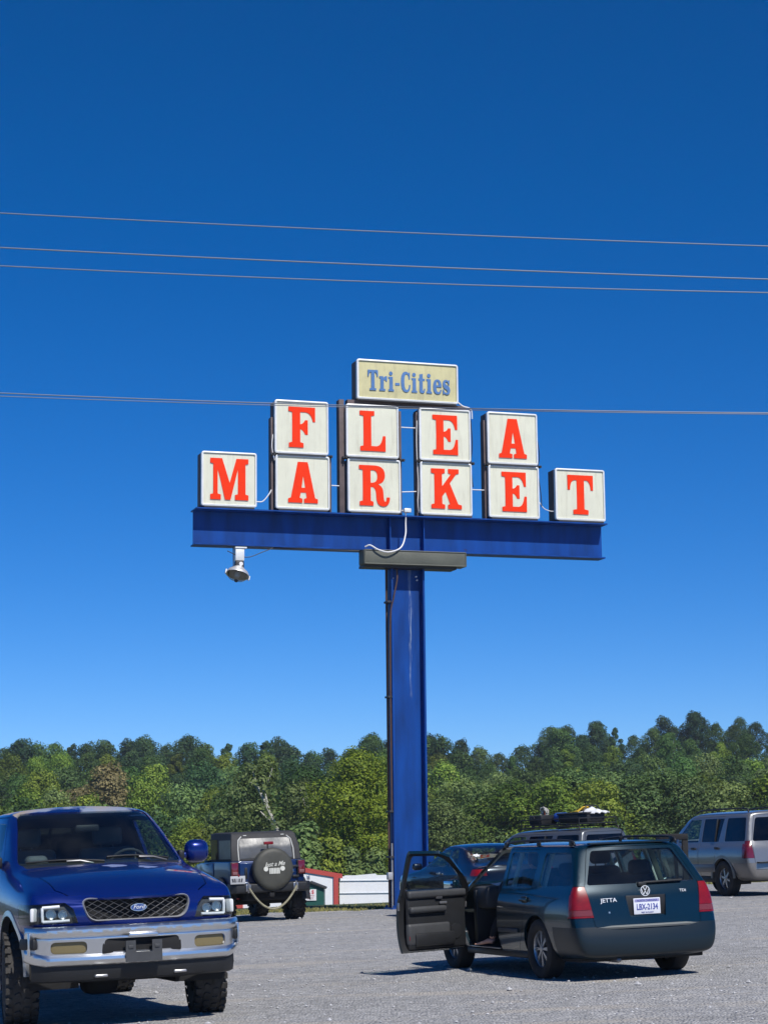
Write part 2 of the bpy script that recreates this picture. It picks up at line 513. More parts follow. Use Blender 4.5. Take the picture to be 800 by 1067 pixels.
# grass along the far edge of the lot
def blades(name, n, fx, h0, h1, w, m, label):
    bm = bmesh.new()
    for _ in range(n):
        x, y = fx(); z = ground_z(x, y) - .01; h = random.uniform(h0, h1); a = random.random()*PI; c, s = math.cos(a)*w, math.sin(a)*w
        lx, ly = random.uniform(-.5,.5)*h, random.uniform(-.5,.5)*h
        v = [bm.verts.new(p) for p in ((x-c, y-s, z), (x+c, y+s, z), (x+c*.6+lx*.5, y+s*.6+ly*.5, z+h*.6), (x+lx, y+ly, z+h))]
        bm.faces.new(v)
    o = bm_obj(name, bm, m, smooth=False, normals=False); tag(o, label, 'grass', kind='stuff')
    return o
def edge_pt():
    x = random.uniform(-24, 16); e = lot_edge(x); 
    return x, e + random.triangular(-.5, 4.2, .3)
blades('grass_verge', 30000, edge_pt, .02, .075, .012, M['blade'], 'short yellowing grass growing along the far edge of the gravel')

# ------------------------------------------------------------------ building and shed down the slope
def ribbed(p0, p1, z0, ztop, m, name, parent, pitch=1.0, depth=.002):
    """corrugated wall sheet from p0 to p1; ztop(t) = height of the top edge; has its own thickness"""
    mb = MB(); d = Vector((p1[0]-p0[0], p1[1]-p0[1], 0)); L = d.length; d.normalize(); nrm = Vector((d.y, -d.x, 0))
    n = int(L/pitch); pts = []
    for k in range(n):
        a = k*pitch
        pts += [(a, 0), (a+pitch*.62, 0), (a+pitch*.72, depth), (a+pitch*.9, depth)]
    pts.append((L, 0))
    f, bk = [], []
    for a, o in pts:
        q = Vector((p0[0], p0[1], 0)) + d*a + nrm*o
        f.append([mb.bm.verts.new((q.x, q.y, z)) for z in (z0, ztop(a/L))])
    for i in range(len(f)-1): mb.bm.faces.new((f[i][0], f[i+1][0], f[i+1][1], f[i][1]))
    o = mb.build(name, m, parent, smooth=False, normals=False)
    solid(o, .05, 0); finish(o.data, False)
    return o
def ray(px, py):
    a, b = px-400, 533.5-py; c, s = math.cos(ROLL), math.sin(ROLL); a, b = a*c+b*s, -a*s+b*c
    y = 2133*math.cos(PITCH) - b*math.sin(PITCH); z = 2133*math.sin(PITCH) + b*math.cos(PITCH)
    return a/y, z/y
def at(px, py, Y):
    a, b = ray(px, py); return Vector((a*Y, Y, 1.6+b*Y))

YB = 112
gb = ground_z(-2, YB)
bld = empty('market_building', (-5, YB, gb), label='white metal building with red gable trim down behind the parking lot', cat='building')
def wp(px, py, Y): 
    p = at(px, py, Y); return p
e0 = wp(352.5, 913, YB); x_l = wp(246, 945, YB).x
dx = e0.x - x_l; bz = bld.location
def part(o): o.matrix_parent_inverse = bld.matrix_world.inverted(); return o
bpy.context.view_layer.update()
pk = .55 ; slope = .175
gw = ribbed((x_l - bz.x, 0), (e0.x-bz.x, 0), 0, lambda t: (e0.z-gb) + slope*dx*min(1-t, .62) , M['white_metal'], 'gable_wall', bld)
tz = e0.z-gb
for nm, a, b, r in (('roof_trim', (e0.x-bz.x+.22, tz+.02), (e0.x-bz.x-dx*.62, tz+slope*dx*.62+.05), .17),):
    mb = MB(); ax, az = a; bx_, bz2 = b
    mb._faces([(ax,-.10,az-.14),(bx_,-.10,bz2-.14),(bx_,-.10,bz2+.10),(ax,-.10,az+.10),(ax,.1,az-.14),(bx_,.1,bz2-.14),(bx_,.1,bz2+.10),(ax,.1,az+.10)],
              [(0,1,2,3),(7,6,5,4),(0,4,5,1),(3,2,6,7),(1,5,6,2),(0,3,7,4)])
    mb.build(nm, M['red_trim'], bld, smooth=False)
mb = MB(); mb.box((e0.x-bz.x-.12, -.07, tz/2), (.26,.12,tz)); mb.build('corner_post', M['red_trim'], bld, smooth=False)
mb = MB(); mb.box((x_l-bz.x+.2, -.07, tz/2), (.36,.2,tz)); mb.build('corner_post', M['red_trim'], bld, smooth=False)
mb = MB()
mb._faces([(e0.x-bz.x+.1,.1,tz-.10),(e0.x-bz.x-dx*.62,.1,tz+slope*dx*.62-.1),(e0.x-bz.x-dx*.62,9,tz+slope*dx*.62-.5),(e0.x-bz.x+.1,9,tz-.5),
           (e0.x-bz.x+.1,.1,tz-.16),(e0.x-bz.x-dx*.62,.1,tz+slope*dx*.62-.16),(e0.x-bz.x-dx*.62,9,tz+slope*dx*.62-.56),(e0.x-bz.x+.1,9,tz-.56)],
          [(0,1,2,3),(7,6,5,4),(0,4,5,1),(3,2,6,7),(1,5,6,2),(0,3,7,4)])
mb.build('roof', M['roof_grey'], bld, smooth=False)
# long wing to the right
wr = wp(480, 945, YB+1).x; pkx = wp(393, 910, YB+1)
wg = empty('storage_building', (pkx.x, YB+1, gb), label='long low white metal shed with faint horizontal seams right of the red-trimmed gable', cat='building')
x0 = e0.x + .04 - pkx.x; x1 = wr - pkx.x; zl = wp(355, 913.5, YB+1).z - gb; zp = pkx.z - gb
wz = lambda t: zl + (zp-zl)*min(1, t*(x1-x0)/(-x0)) if t*(x1-x0) < -x0 else zp - .12 - .02*(t*(x1-x0)+x0)
ribbed((x0, 0), (x1, 0), 0, wz, M['white_metal'], 'front_wall', wg, pitch=1.2, depth=.002)
for yy in (917.5, 930.5):
    z = wp(380, yy, YB+1).z - gb
    mb = MB(); mb.box(((x0+x1)/2, -.05, z), (x1-x0, .05, .035)); mb.build('seam_strip', mat('seam_grey', (.5,.54,.58), .5), wg, smooth=False)
mb = MB(); mb.box(((x0+x1)/2, 6, zl/2-.06), (x1-x0-.1, 11.9, zl-.16)); mb.build('rear_walls', M['white_metal'], wg, smooth=False)
# green garden shed in front
s0 = wp(309, 945, YB-9).x; s1 = wp(337.5, 945, YB-9).x; cx = (s0+s1)/2; hw = (s1-s0)/2; gs = ground_z(cx, YB-9)
sh = empty('garden_shed', (cx, YB-9, gs), label='small dark green shed with peaked roof and a white poster', cat='shed')
ze = wp(337, 925.5, YB-9).z - gs; zk = wp(323, 920.5, YB-9).z - gs
mb = MB(); mb.poly([[(-hw,0),(hw,0),(hw,ze),(0,zk),(-hw,ze)]], Matrix.Translation((0,2,0)) @ Matrix.Rotation(PI/2,4,'X'), 2); mb.build('walls', M['green_shed'], sh, smooth=False)
for s in (-1, 1):
    mb = MB(); mb._faces([(0,-.12,zk+.02),(s*(hw+.1),-.12,ze-.04),(s*(hw+.1),2.1,ze-.04),(0,2.1,zk+.02),(0,-.12,zk+.09),(s*(hw+.1),-.12,ze+.03),(s*(hw+.1),2.1,ze+.03),(0,2.1,zk+.09)],
        [(0,1,2,3),(7,6,5,4),(0,4,5,1),(3,2,6,7),(1,5,6,2),(0,3,7,4)]); mb.build('roof_panel', M['shingle'], sh, smooth=False)
pc = wp(323.5, 932.5, YB-9.1); pw = 11.0/2133*YB
mb = MB(); mb.box((pc.x-cx, -.03, pc.z-gs), (pw, .03, pw*.95)); ps = mb.build('poster', mat('poster_white', (.78,.76,.76), .6), sh, smooth=False)
text_obj('poster_lettering', 'A S', pw*.42, mat('poster_red', (.6,.06,.07), .6), ps, frame((pc.x-cx, -.05, pc.z-gs+pw*.22), (1,0,0), (0,0,1)), .01, bold=.01)
mb = MB()
for k in range(3): mb.box((pc.x-cx, -.05, pc.z-gs-.02-k*pw*.14), (pw*(.7-.1*k), .01, pw*.04))
mb.build('poster_small_print', mat('poster_pink', (.6,.35,.36), .6), ps, smooth=False)

# ------------------------------------------------------------------ overhead lines
M['wire'] = mat('aluminium_wire', (.20,.215,.25), .55, metal=.3)
def wire(name_label, y0, y1, y2, Y, r):
    A, B, C = at(0, y0, Y), at(400, y1, Y), at(800, y2, Y)
    # a parabola through three points of the line, carried on past the frame
    xs = np.array([A.x, B.x, C.x]); zs = np.array([A.z, B.z, C.z]); co_ = np.polyfit(xs, zs, 2)
    pts = []
    for k in range(61):
        x = -24 + 48*k/60; pts.append((x, Y, float(np.polyval(co_, x))))
    c = pts[30]
    root_pts = [(p[0]-c[0], 0, p[2]-c[2]) for p in pts]
    mb = MB(); mb.tube(root_pts, r, 6); o = mb.build('power_line', M['wire']); o.location = c
    tag(o, name_label, 'power line', 'overhead power lines crossing the sky'); return o
wire('topmost of the three bare power lines crossing above the sign', 222, 241.5, 256.5, 36, .0105)
wire('middle one of the three power lines above the sign', 258, 276.5, 291, 36, .0125)
wire('lowest of the three power lines crossing above the sign', 277, 294, 305, 36, .0105)
wire('upper power line of the pair passing in front of the letter boxes', 409.5, 423.5, 430.3, 38, .011)
wire('lower power line of the pair passing in front of the letter boxes', 412.8, 425.2, 431.6, 38, .008)

# thin summer haze
mb = MB(); mb.box((0, 960, 17), (2600, 2180, 46)); hz = mb.build('haze', [], smooth=False) if False else mb.build('haze', mat('haze_air', (1,1,1)), smooth=False)
hm = hz.data.materials[0]; hn = hm.node_tree; hn.nodes.remove(hn.nodes['Principled BSDF'])
pv = hn.nodes.new('ShaderNodeVolumePrincipled'); pv.inputs['Color'].default_value = (.80,.88,1,1); pv.inputs['Density'].default_value = .00022; pv.inputs['Anisotropy'].default_value = .2
hn.links.new(pv.outputs[0], hn.nodes['Material Output'].inputs['Volume']); hz['kind'] = 'stuff'; hz['label'] = 'faint haze in the air over the lot and the wooded hill'
cy.volume_bounces = 0; cy.volume_step_rate = 8; cy.volume_max_steps = 64
# ------------------------------------------------------------------ the market sign
def blue_mat(name, streak):
    m, nt, b, out = new_mat(name); N = nt.nodes.new; L = nt.links.new
    tc = N('ShaderNodeTexCoord'); mp = N('ShaderNodeMapping'); mp.inputs['Scale'].default_value = (1.5, 1.5, .3); L(tc.outputs['Object'], mp.inputs['Vector'])
    n = N('ShaderNodeTexNoise'); n.inputs['Scale'].default_value = 2.2; n.inputs['Detail'].default_value = 7; L(mp.outputs[0], n.inputs['Vector'])
    r = N('ShaderNodeValToRGB'); r.color_ramp.elements[0].color = (.0006,.030,.16,1); r.color_ramp.elements[1].color = (.001,.060,.31,1)
    r.color_ramp.elements[0].position = .3; r.color_ramp.elements[1].position = .7
    L(n.outputs['Fac'], r.inputs[0])
    col = r.outputs[0]
    if streak:
        # bleached drip marks running down the middle of the column
        sx = N('ShaderNodeSeparateXYZ'); L(tc.outputs['Object'], sx.inputs[0])
        mp2 = N('ShaderNodeMapping'); mp2.inputs['Scale'].default_value = (26, 1, .9); L(tc.outputs['Object'], mp2.inputs['Vector'])
        n2 = N('ShaderNodeTexNoise'); n2.inputs['Scale'].default_value = 1.2; n2.inputs['Detail'].default_value = 9; n2.inputs['Roughness'].default_value = .75; L(mp2.outputs[0], n2.inputs['Vector'])
        # distance from the drip line x = .07
        a = N('ShaderNodeMath'); a.operation = 'SUBTRACT'; L(sx.outputs[0], a.inputs[0]); a.inputs[1].default_value = .055
        ab = N('ShaderNodeMath'); ab.operation = 'ABSOLUTE'; L(a.outputs[0], ab.inputs[0])
        w = N('ShaderNodeMapRange'); w.inputs['From Min'].default_value = .0; w.inputs['From Max'].default_value = .13; w.inputs['To Min'].default_value = .17; w.inputs['To Max'].default_value = -.12; L(ab.outputs[0], w.inputs['Value'])
        h = N('ShaderNodeMapRange'); h.inputs['From Min'].default_value = 2.6; h.inputs['From Max'].default_value = 6.8; h.inputs['To Min'].default_value = -.16; h.inputs['To Max'].default_value = .0; L(sx.outputs[2], h.inputs['Value'])
        s1 = N('ShaderNodeMath'); s1.operation = 'ADD'; L(n2.outputs['Fac'], s1.inputs[0]); L(w.outputs[0], s1.inputs[1])
        s2 = N('ShaderNodeMath'); s2.operation = 'ADD'; L(s1.outputs[0], s2.inputs[0]); L(h.outputs[0], s2.inputs[1])
        t = N('ShaderNodeMapRange'); t.inputs['From Min'].default_value = .61; t.inputs['From Max'].default_value = .69; t.inputs['To Max'].default_value = .75; L(s2.outputs[0], t.inputs['Value'])
        mx = N('ShaderNodeMix'); mx.data_type = 'RGBA'; L(t.outputs[0], mx.inputs[0]); L(col, mx.inputs[6]); mx.inputs[7].default_value = (.30,.36,.44,1); col = mx.outputs[2]
    n5 = N('ShaderNodeTexNoise'); n5.inputs['Scale'].default_value = 3.1; n5.inputs['Detail'].default_value = 12; n5.inputs['Roughness'].default_value = .72; L(tc.outputs['Object'], n5.inputs['Vector'])
    r5 = N('ShaderNodeMapRange'); r5.inputs['From Min'].default_value = .655; r5.inputs['From Max'].default_value = .70; r5.inputs['To Max'].default_value = .8; L(n5.outputs['Fac'], r5.inputs['Value'])
    m5 = N('ShaderNodeMix'); m5.data_type = 'RGBA'; L(r5.outputs[0], m5.inputs[0]); L(col, m5.inputs[6]); m5.inputs[7].default_value = (.05,.035,.05,1); col = m5.outputs[2]
    L(col, b.inputs['Base Color']); b.inputs['Roughness'].default_value = .42; b.inputs['Specular IOR Level'].default_value = .35
    return m
M['blue'] = blue_mat('blue_painted_steel', False); M['blue_col'] = blue_mat('blue_column_paint', True)
M['face'] = mat('acrylic_panel', (.70,.69,.55), .38, noise=.05, nscale=1.7)
M['face_y'] = mat('yellowed_panel', (.60,.55,.30), .42, noise=.10, nscale=2.5)
def grime(m, streak, amt):
    nt = m.node_tree; b = nt.nodes['Principled BSDF']; N = nt.nodes.new; L = nt.links.new
    src = b.inputs['Base Color'].links[0].from_socket
    tc = N('ShaderNodeTexCoord'); mp = N('ShaderNodeMapping'); mp.inputs['Scale'].default_value = streak; L(tc.outputs['Object'], mp.inputs['Vector'])
    n = N('ShaderNodeTexNoise'); n.inputs['Scale'].default_value = 2.4; n.inputs['Detail'].default_value = 9; n.inputs['Roughness'].default_value = .7; L(mp.outputs[0], n.inputs['Vector'])
    r = N('ShaderNodeMapRange'); r.inputs['From Min'].default_value = .5; r.inputs['From Max'].default_value = .72; r.inputs['To Max'].default_value = amt; L(n.outputs['Fac'], r.inputs['Value'])
    mx = N('ShaderNodeMix'); mx.data_type = 'RGBA'; L(r.outputs[0], mx.inputs[0]); L(src, mx.inputs[6]); mx.inputs[7].default_value = (.30,.26,.16,1); L(mx.outputs[2], b.inputs['Base Color'])
grime(M['face'], (5,5,.5), .28); grime(M['face_y'], (5,5,.6), .35)
M['rim'] = mat('aluminium_rim', (.78,.78,.76), .42, metal=.25, noise=.1, nscale=4)
M['housing'] = mat('weathered_housing', (.115,.085,.085), .7, noise=.3, nscale=3)
M['redletter'] = mat('red_letter', (.86,.034,.0015), .6, noise=.05, nscale=5, spec=.2)
M['blueletter'] = mat('faded_blue_letter', (.075,.18,.40), .5, noise=.12, nscale=12)
M['grey_cab'] = mat('grey_cabinet', (.095,.10,.08), .6, noise=.18, nscale=3)
M['dark_metal'] = mat('dark_metal', (.03,.03,.035), .55)
M['cable'] = mat('white_cable', (.75,.74,.74), .5)
M['galv'] = mat('galvanised_steel', (.42,.42,.43), .45, metal=.5, noise=.15)
M['brown'] = mat('rusty_conduit', (.09,.05,.04), .7, noise=.3)

GL = {
 'M': [[(0,1),(.28,1),(.46,.41),(.62,1),(.905,1),(.905,.885),(.835,.865),(.835,.14),(.905,.12),(.905,0),(.585,0),(.585,.12),(.655,.14),(.655,.74),(.48,0),(.35,0),(.175,.74),(.175,.14),(.25,.12),(.25,0),(0,0),(0,.12),(.07,.14),(.07,.865),(0,.885)]],
 'A': [[(.235,1),(.475,1),(.655,.12),(.72,.10),(.72,0),(.385,0),(.385,.10),(.45,.12),(.432,.25),(.305,.25),(.278,.12),(.345,.10),(.345,0),(0,0),(0,.10),(.065,.12)], [(.325,.37),(.412,.37),(.365,.66)]],
 'F': [[(0,1),(.65,1),(.65,.64),(.595,.64,),(.555,.86,.42,.875),(.285,.875),(.285,.575),(.35,.575,.405,.68),(.47,.68),(.47,.32),(.405,.32),(.35,.445,.285,.45),(.285,.13),(.365,.11),(.365,0),(.01,0),(.01,.11),(.09,.13),(.09,.87),(0,.89)]],
 'E': [[(0,1),(.63,1),(.63,.64),(.575,.64),(.54,.86,.42,.875),(.28,.875),(.28,.58),(.35,.58,.395,.67),(.46,.67),(.46,.33),(.395,.33),(.35,.45,.28,.455),(.28,.125),(.44,.125),(.55,.14,.585,.39),(.645,.39),(.645,0),(.01,0),(.01,.11),(.09,.13),(.09,.87),(0,.89)]],
 'L': [[(0,1),(.365,1),(.365,.89),(.285,.87),(.285,.125),(.42,.125),(.54,.14,.575,.385),(.64,.385),(.64,0),(.01,0),(.01,.11),(.09,.13),(.09,.87),(0,.89)]],
 'R': [[(0,1),(.40,1),(.64,.99,.64,.76),(.64,.58,.47,.535),(.60,.49,.60,.30),(.605,.12,.64,.11),(.68,.11,.68,.22),(.76,.22),(.76,0,.60,-.01),(.43,-.01,.42,.22),(.42,.44,.33,.46),(.285,.46),(.285,.12),(.35,.10),(.35,0),(.01,0),(.01,.10),(.09,.12),(.09,.88),(0,.90)], [(.285,.88),(.285,.57),(.33,.57),(.45,.58,.45,.73),(.45,.88,.34,.88)]],
 'K': [[(0,1),(.345,1),(.345,.89),(.275,.87),(.275,.56),(.50,.87),(.43,.89),(.43,1),(.70,1),(.70,.89),(.63,.87),(.47,.64),(.68,.12),(.77,.10),(.77,0),(.42,0),(.42,.10),(.475,.12),(.36,.42),(.275,.31),(.275,.12),(.345,.10),(.345,0),(0,0),(0,.10),(.08,.12),(.08,.87),(0,.89)]],
 'T': [[(0,1),(.675,1),(.675,.62),(.61,.62),(.60,.85,.50,.87),(.435,.87),(.435,.13),(.54,.11),(.54,0),(.14,0),(.14,.11),(.24,.13),(.24,.87),(.18,.87),(.07,.85,.065,.62),(0,.62)]],
 # narrow slab letters of the name panel
 'Tn': [[(0,1),(.56,1),(.56,.68),(.50,.68),(.49,.88,.40,.89),(.37,.89),(.37,.11),(.46,.09),(.46,0),(.10,0),(.10,.09),(.19,.11),(.19,.89),(.16,.89),(.07,.88,.06,.68),(0,.68)]],
 'r': [[(0,.70),(.22,.70),(.22,.61),(.29,.74,.42,.71),(.42,.46),(.35,.46),(.33,.57,.24,.51),(.24,.10),(.32,.09),(.32,0),(0,0),(0,.09),(.06,.10),(.06,.60),(0,.61)]],
 'i': [[(0,.70),(.24,.70),(.24,.10),(.30,.09),(.30,0),(0,0),(0,.09),(.06,.10),(.06,.60),(0,.61)]],
 'idot': [ellipse(.14,.88,.10,.10,12)],
 '-': [[(0,.30),(.24,.30),(.24,.42),(0,.42)]],
 'C': [[(.50,.98),(.50,.64),(.43,.64),(.42,.88,.32,.89),(.19,.89,.19,.5),(.19,.11,.32,.11),(.44,.12,.45,.36),(.52,.36),(.52,-.01,.30,-.01),(0,-.01,0,.5),(0,1.01,.27,1.01),(.38,1.01,.43,.92),(.45,.98)]],
 't': [[(.06,.90),(.24,.93),(.24,.70),(.35,.70),(.35,.60),(.24,.60),(.24,.17),(.25,.08,.31,.12),(.31,.22),(.37,.22),(.37,-.01,.22,-.01),(.06,-.01,.06,.16),(.06,.60),(0,.60),(0,.70),(.06,.72)]],
 'e': [[(.46,.36),(.46,.71,.23,.71),(0,.71,0,.35),(0,-.01,.25,-.01),(.44,-.01,.46,.21),(.39,.21),(.37,.09,.28,.09),(.18,.09,.18,.31),(.18,.33),(.46,.33)], [(.18,.42),(.18,.62,.23,.62),(.29,.62,.29,.42)]],
 's': [[(.37,.70),(.37,.48),(.31,.48),(.29,.62,.20,.62),(.14,.62,.14,.55),(.14,.49,.24,.45),(.40,.39,.40,.20),(.40,-.01,.22,-.01),(.14,-.01,.08,.05),(.06,0),(0,0),(0,.24),(.06,.24),(.08,.08,.18,.08),(.25,.08,.25,.15),(.25,.21,.16,.25),(0,.32,0,.50),(0,.71,.18,.71),(.25,.71,.30,.65),(.32,.70)]],
}
def glyph(ch, h, M_, mats, parent, name='letter', depth=.006, sx=1):
    loops = [path2d(l, 5) for l in GL[ch]]
    w = max(p[0] for p in loops[0])
    mb = MB(); mb.poly([[(p[0]*h*sx, p[1]*h) for p in l] for l in loops], M_, depth)
    return mb.build(name, mats, parent, smooth=False), w*h*sx

YAW = R(18)
SX, SY = .52, 46.35
sgz = ground_z(SX, SY)
sign = empty('market_sign', (SX, SY, 0), YAW, 'tall blue steel pole sign carrying white letter boxes that spell FLEA MARKET', 'sign')
# local: x along the beam (right), y away from camera, z world height.  web face of the column at y = 0
def ibeam(mb, p, L, H, wf, tf, tw, axis):
    """I section of length L along axis; depth H across, flange width wf along y"""
    for s in (-1, 1):
        if axis == 'z': mb.box((p[0]+s*(H/2-tf/2), p[1], p[2]+L/2), (tf, wf, L), bev=.004, seg=1)
        else: mb.box((p[0]+L/2, p[1], p[2]+s*(H/2-tf/2)), (L, wf, tf), bev=.004, seg=1)
    if axis == 'z': mb.box((p[0], p[1], p[2]+L/2), (H-2*tf, tw, L-.004))
    else: mb.box((p[0]+L/2, p[1], p[2]), (L-.004, tw, H-2*tf))
mb = MB(); ibeam(mb, (-.045, .03, sgz-.02), 7.72-sgz, .80, .40, .045, .03, 'z'); mb.build('column', M['blue_col'], sign, smooth=False)
mb = MB(); mb.box((-.045, .03, sgz+.0), (.98, .6, .05), bev=.008)
for s in (-1,1):
    for t in (-1,1): mb.lathe([(.028,0),(.028,.06),(.001,.06)], 6, (-.045+s*.44, .03+t*.25, sgz+.02), 'z')
mb.build('base_plate', M['blue'], sign)
mb = MB(); ibeam(mb, (-4.99, .03, 8.455), 9.84, .81, .42, .035, .022, 'x')
for u in (-.45, .36): mb.box((u, -.075, 8.455), (.02, .17, .735))   # stiffener plates
mb.box((-.07, -.26, 8.845), (9.84, .16, .03))  # shelf plate added to the top flange to throw a deeper shadow on the web
mb.build('beam', M['blue'], sign, smooth=False)
# cabinet under the beam
mb = MB(); mb.box((.065, -.21, 7.875), (2.46, .40, .33), bev=.02); cb = mb.build('cabinet', M['grey_cab'], sign)
mb = MB(); mb.box((-.02, -.09, 7.685), (2.20, .42, .06)); mb.build('cabinet_tray', M['dark_metal'], sign, smooth=False)
mb = MB()
for a, b in (((-1.14,7.72),(1.27,7.72)),((1.27,7.72),(1.27,8.03)),((1.27,8.03),(-1.14,8.03)),((-1.14,8.03),(-1.14,7.72))):
    mb.tube([(a[0],-.412,a[1]),(b[0],-.412,b[1])], .014, 6)
mb.build('cabinet_edging', M['grey_cab'], cb)
# letter boxes
FY = -.31            # face plane of the boxes
BD = .46             # depth of the boxes
def lbox(u, v, w, h, ch, pname='letter_box', facem='face', tilt=0):
    mb = MB(); mb.box((u+w/2, FY+BD/2+.04, v+h/2), (w-.03, BD-.04, h-.03), bev=.01); b = mb.build(pname, M['housing'], sign)
    # retaining rim: rounded square frame
    o = fillet([(u,v),(u+w,v),(u+w,v+h),(u,v+h)], .06, 5); i = fillet([(u+.045,v+.045),(u+w-.035,v+.045),(u+w-.035,v+h-.033),(u+.045,v+h-.033)], .03, 5)
    Mx = Matrix.Translation((0, FY+.10, 0)) @ Matrix.Rotation(PI/2, 4, 'X')
    mb = MB(); mb.poly([o, i], Mx, .10)
    rm = mb.build('rim', M['rim'], b, smooth=True, angle=50); bv = rm.modifiers.new('b', 'BEVEL'); bv.width = .012; bv.segments = 2; bv.limit_method = 'ANGLE'; bake(rm); finish(rm.data, True, 50)
    # slightly bellied panel
    mb = MB(); mb.grid(lambda s, t: (u+.035+(w-.06)*s, FY+.034-.018*math.sin(PI*s)*math.sin(PI*t), v+.035+(h-.06)*t), 10, 10)
    f = mb.build('panel', M[facem], b, normals=False); solid(f, .004, 1)
    mb = MB(); mb.box((u+w/2, FY+.0, v-.022), (w-.12, .05, .035)); mb.build('drip_ledge', M['dark_metal'], b, smooth=False)
    if ch:
        H = .93; GW = max(p[0] for p in path2d(GL[ch][0]))
        sxx = 1.03; wd = GW*H*sxx
        Mx = Matrix.Translation((u+w/2-wd/2+.005, FY+.012, v+.15)) @ Matrix.Rotation(PI/2, 4, 'X')
        glyph(ch, H, Mx, M['redletter'], b, 'letter', .006, sxx)
    return b
Wd, Hh = 1.255, 1.225
top = {1:'F', 2:'L', 3:'E', 4:'A'}; bot = {0:'M', 1:'A', 2:'R', 3:'K', 4:'E', 5:'T'}
us = {0:-4.865, 1:-3.185, 2:-1.49, 3:.24, 4:1.905, 5:3.565}
for k in range(6): lbox(us[k] + (random.random()-.5)*.015, 8.905, Wd, Hh, bot[k])
for k in range(1, 5): lbox(us[k] - (.035 if k == 2 else .012), 10.165, Wd-.005, Hh, top[k])
nb_ = lbox(-1.26, 11.52, 2.45, .93, None, 'name_box', 'face_y')
# name lettering
cx = -1.00; HN = .475
for ch in ['Tn','r','i','-','C','i','t','i','e','s']:
    Mx = Matrix.Translation((cx, FY+.010, 11.735 )) @ Matrix.Rotation(PI/2, 4, 'X')
    o, w = glyph(ch, HN*(1 if ch in ('Tn','C') else 1.02), Mx, M['blueletter'], nb_, 'letter', .006, .92)
    if ch == 'i':
        me2 = bmesh.new(); me2.from_mesh(o.data); t = MB(); t.bm.free(); t.bm = me2
        t.poly([[(p[0]*HN*.92, p[1]*HN) for p in GL['idot'][0]]], Mx, .006); me2.to_mesh(o.data); me2.free()
    cx += w + HN*.065
# posts, tie rods, brackets and loose wires on the frame
for u, z0, z1, w in ((-1.60, 8.87, 11.50, .12), (1.50, 8.87, 11.45, .045), (-3.235, 8.87, 11.0, .05), (1.865, 8.87, 11.2, .05), (-1.87,8.87,10.15,.04), (.205, 8.87, 11.3, .045),(-.20,8.87,11.3,.05)):
    mb = MB(); mb.box((u, FY+.22, (z0+z1)/2), (w, .22, z1-z0), bev=.006); mb.build('post', M['housing'], sign)
for (a, za, b, zb_) in ((-1.92,9.50,-1.62,9.50), (-.24,10.93,.22,10.93), (1.50,9.55,1.90,9.55), (-.22,9.42,.22,9.45) ):
    mb = MB(); mb.tube([(a, FY+.14, za), (b, FY+.14, zb_)], .013, 6); mb.build('tie_rod', M['cable'], sign)
mb = MB(); mb.box((0, FY+.24, 11.47), (2.9, .2, .09)); mb.build('cross_rail', M['housing'], sign, smooth=False)
for u in (-3.23,-1.90,-1.55,1.515,1.86,3.18,-.18,.2):
    mb = MB(); mb.box((u, FY+.06, 10.145), (.11, .10, .05), bev=.004, seg=1); mb.box((u, FY+.03, 10.15), (.03,.16,.02)); mb.build('clamp', M['dark_metal'], sign)
def sag(p, q, s, n=16):
    p, q = Vector(p), Vector(q); return [p.lerp(q, i/n) - Vector((0,0,4*s*(i/n)*(1-i/n))) for i in range(n+1)]
def curve3(pts, n=8):
    P = [Vector(p) for p in pts]; P = [P[0]*2-P[1]] + P + [P[-1]*2-P[-2]]; out = []
    for i in range(1, len(P)-2):
        for k in range(n):
            t = k/n; a,b,c,d = P[i-1],P[i],P[i+1],P[i+2]
            out.append(.5*((2*b)+(c-a)*t+(2*a-5*b+4*c-d)*t*t+(3*b-a-3*c+d)*t**3))
    out.append(P[-2]); return out
def cable(pts, r, m, name='cable', parent=sign):
    mb = MB(); mb.tube(curve3(pts), r, 6); return mb.build(name, m, parent)
cable([(-3.60,FY+.1,9.05),(-3.45,FY+.1,9.07),(-3.30,FY+.1,9.25),(-3.22,FY+.14,9.40)], .014, M['cable'])
cable([(-.20,FY+.05,8.98),(-.14,FY-.02,8.92),(-.13,-.30,8.70),(-.16,-.36,8.40),(-.30,-.44,8.10),(-.60,-.50,7.98),(-.85,-.48,8.03),(-1.02,-.43,8.13),(-1.12,-.36,8.10)], .017, M['cable'])
cable([(3.17,FY+.1,9.35),(3.30,FY+.1,9.18),(3.45,FY+.1,9.12),(3.58,FY+.12,9.12)], .010, M['cable'])
cable([(-3.22,FY+.10,10.6),(-3.26,FY+.02,10.3),(-3.19,FY+.05,10.0)], .010, M['cable'])
cable([(1.52,FY+.1,11.2),(1.53,FY+.05,10.6),(1.50,FY+.08,10.1),(1.54,FY+.08,9.6)], .012, M['dark_metal'])
cable([(3.16,FY+.1,10.9),(3.20,FY+.05,10.4),(3.17,FY+.1,10.1),(3.22,FY+.06,9.5),(3.25,FY+.1,9.2)], .010, M['dark_metal'])
cable([(.2,FY+.1,11.1),(.17,FY+.05,10.5),(.21,FY+.08,9.6),(.18,FY+.04,9.2),(.22,FY+.1,8.95)], .010, M['cable'])
cable([(-4.25,-.16,7.93),(-4.0,-.16,7.83),(-3.75,-.16,7.81),(-3.45,-.16,7.93),(-3.2,-.16,8.03)], .010, M['dark_metal'])
cable([(-3.2,-.14,8.035),(-2.6,-.15,8.03),(-2.0,-.15,8.03),(-1.2,-.16,8.03)], .014, M['dark_metal'])
cable([(1.19,FY+.1,11.6),(1.30,FY,11.48),(1.50,FY+.02,11.42),(1.54,FY+.05,11.2)], .016, M['cable'])
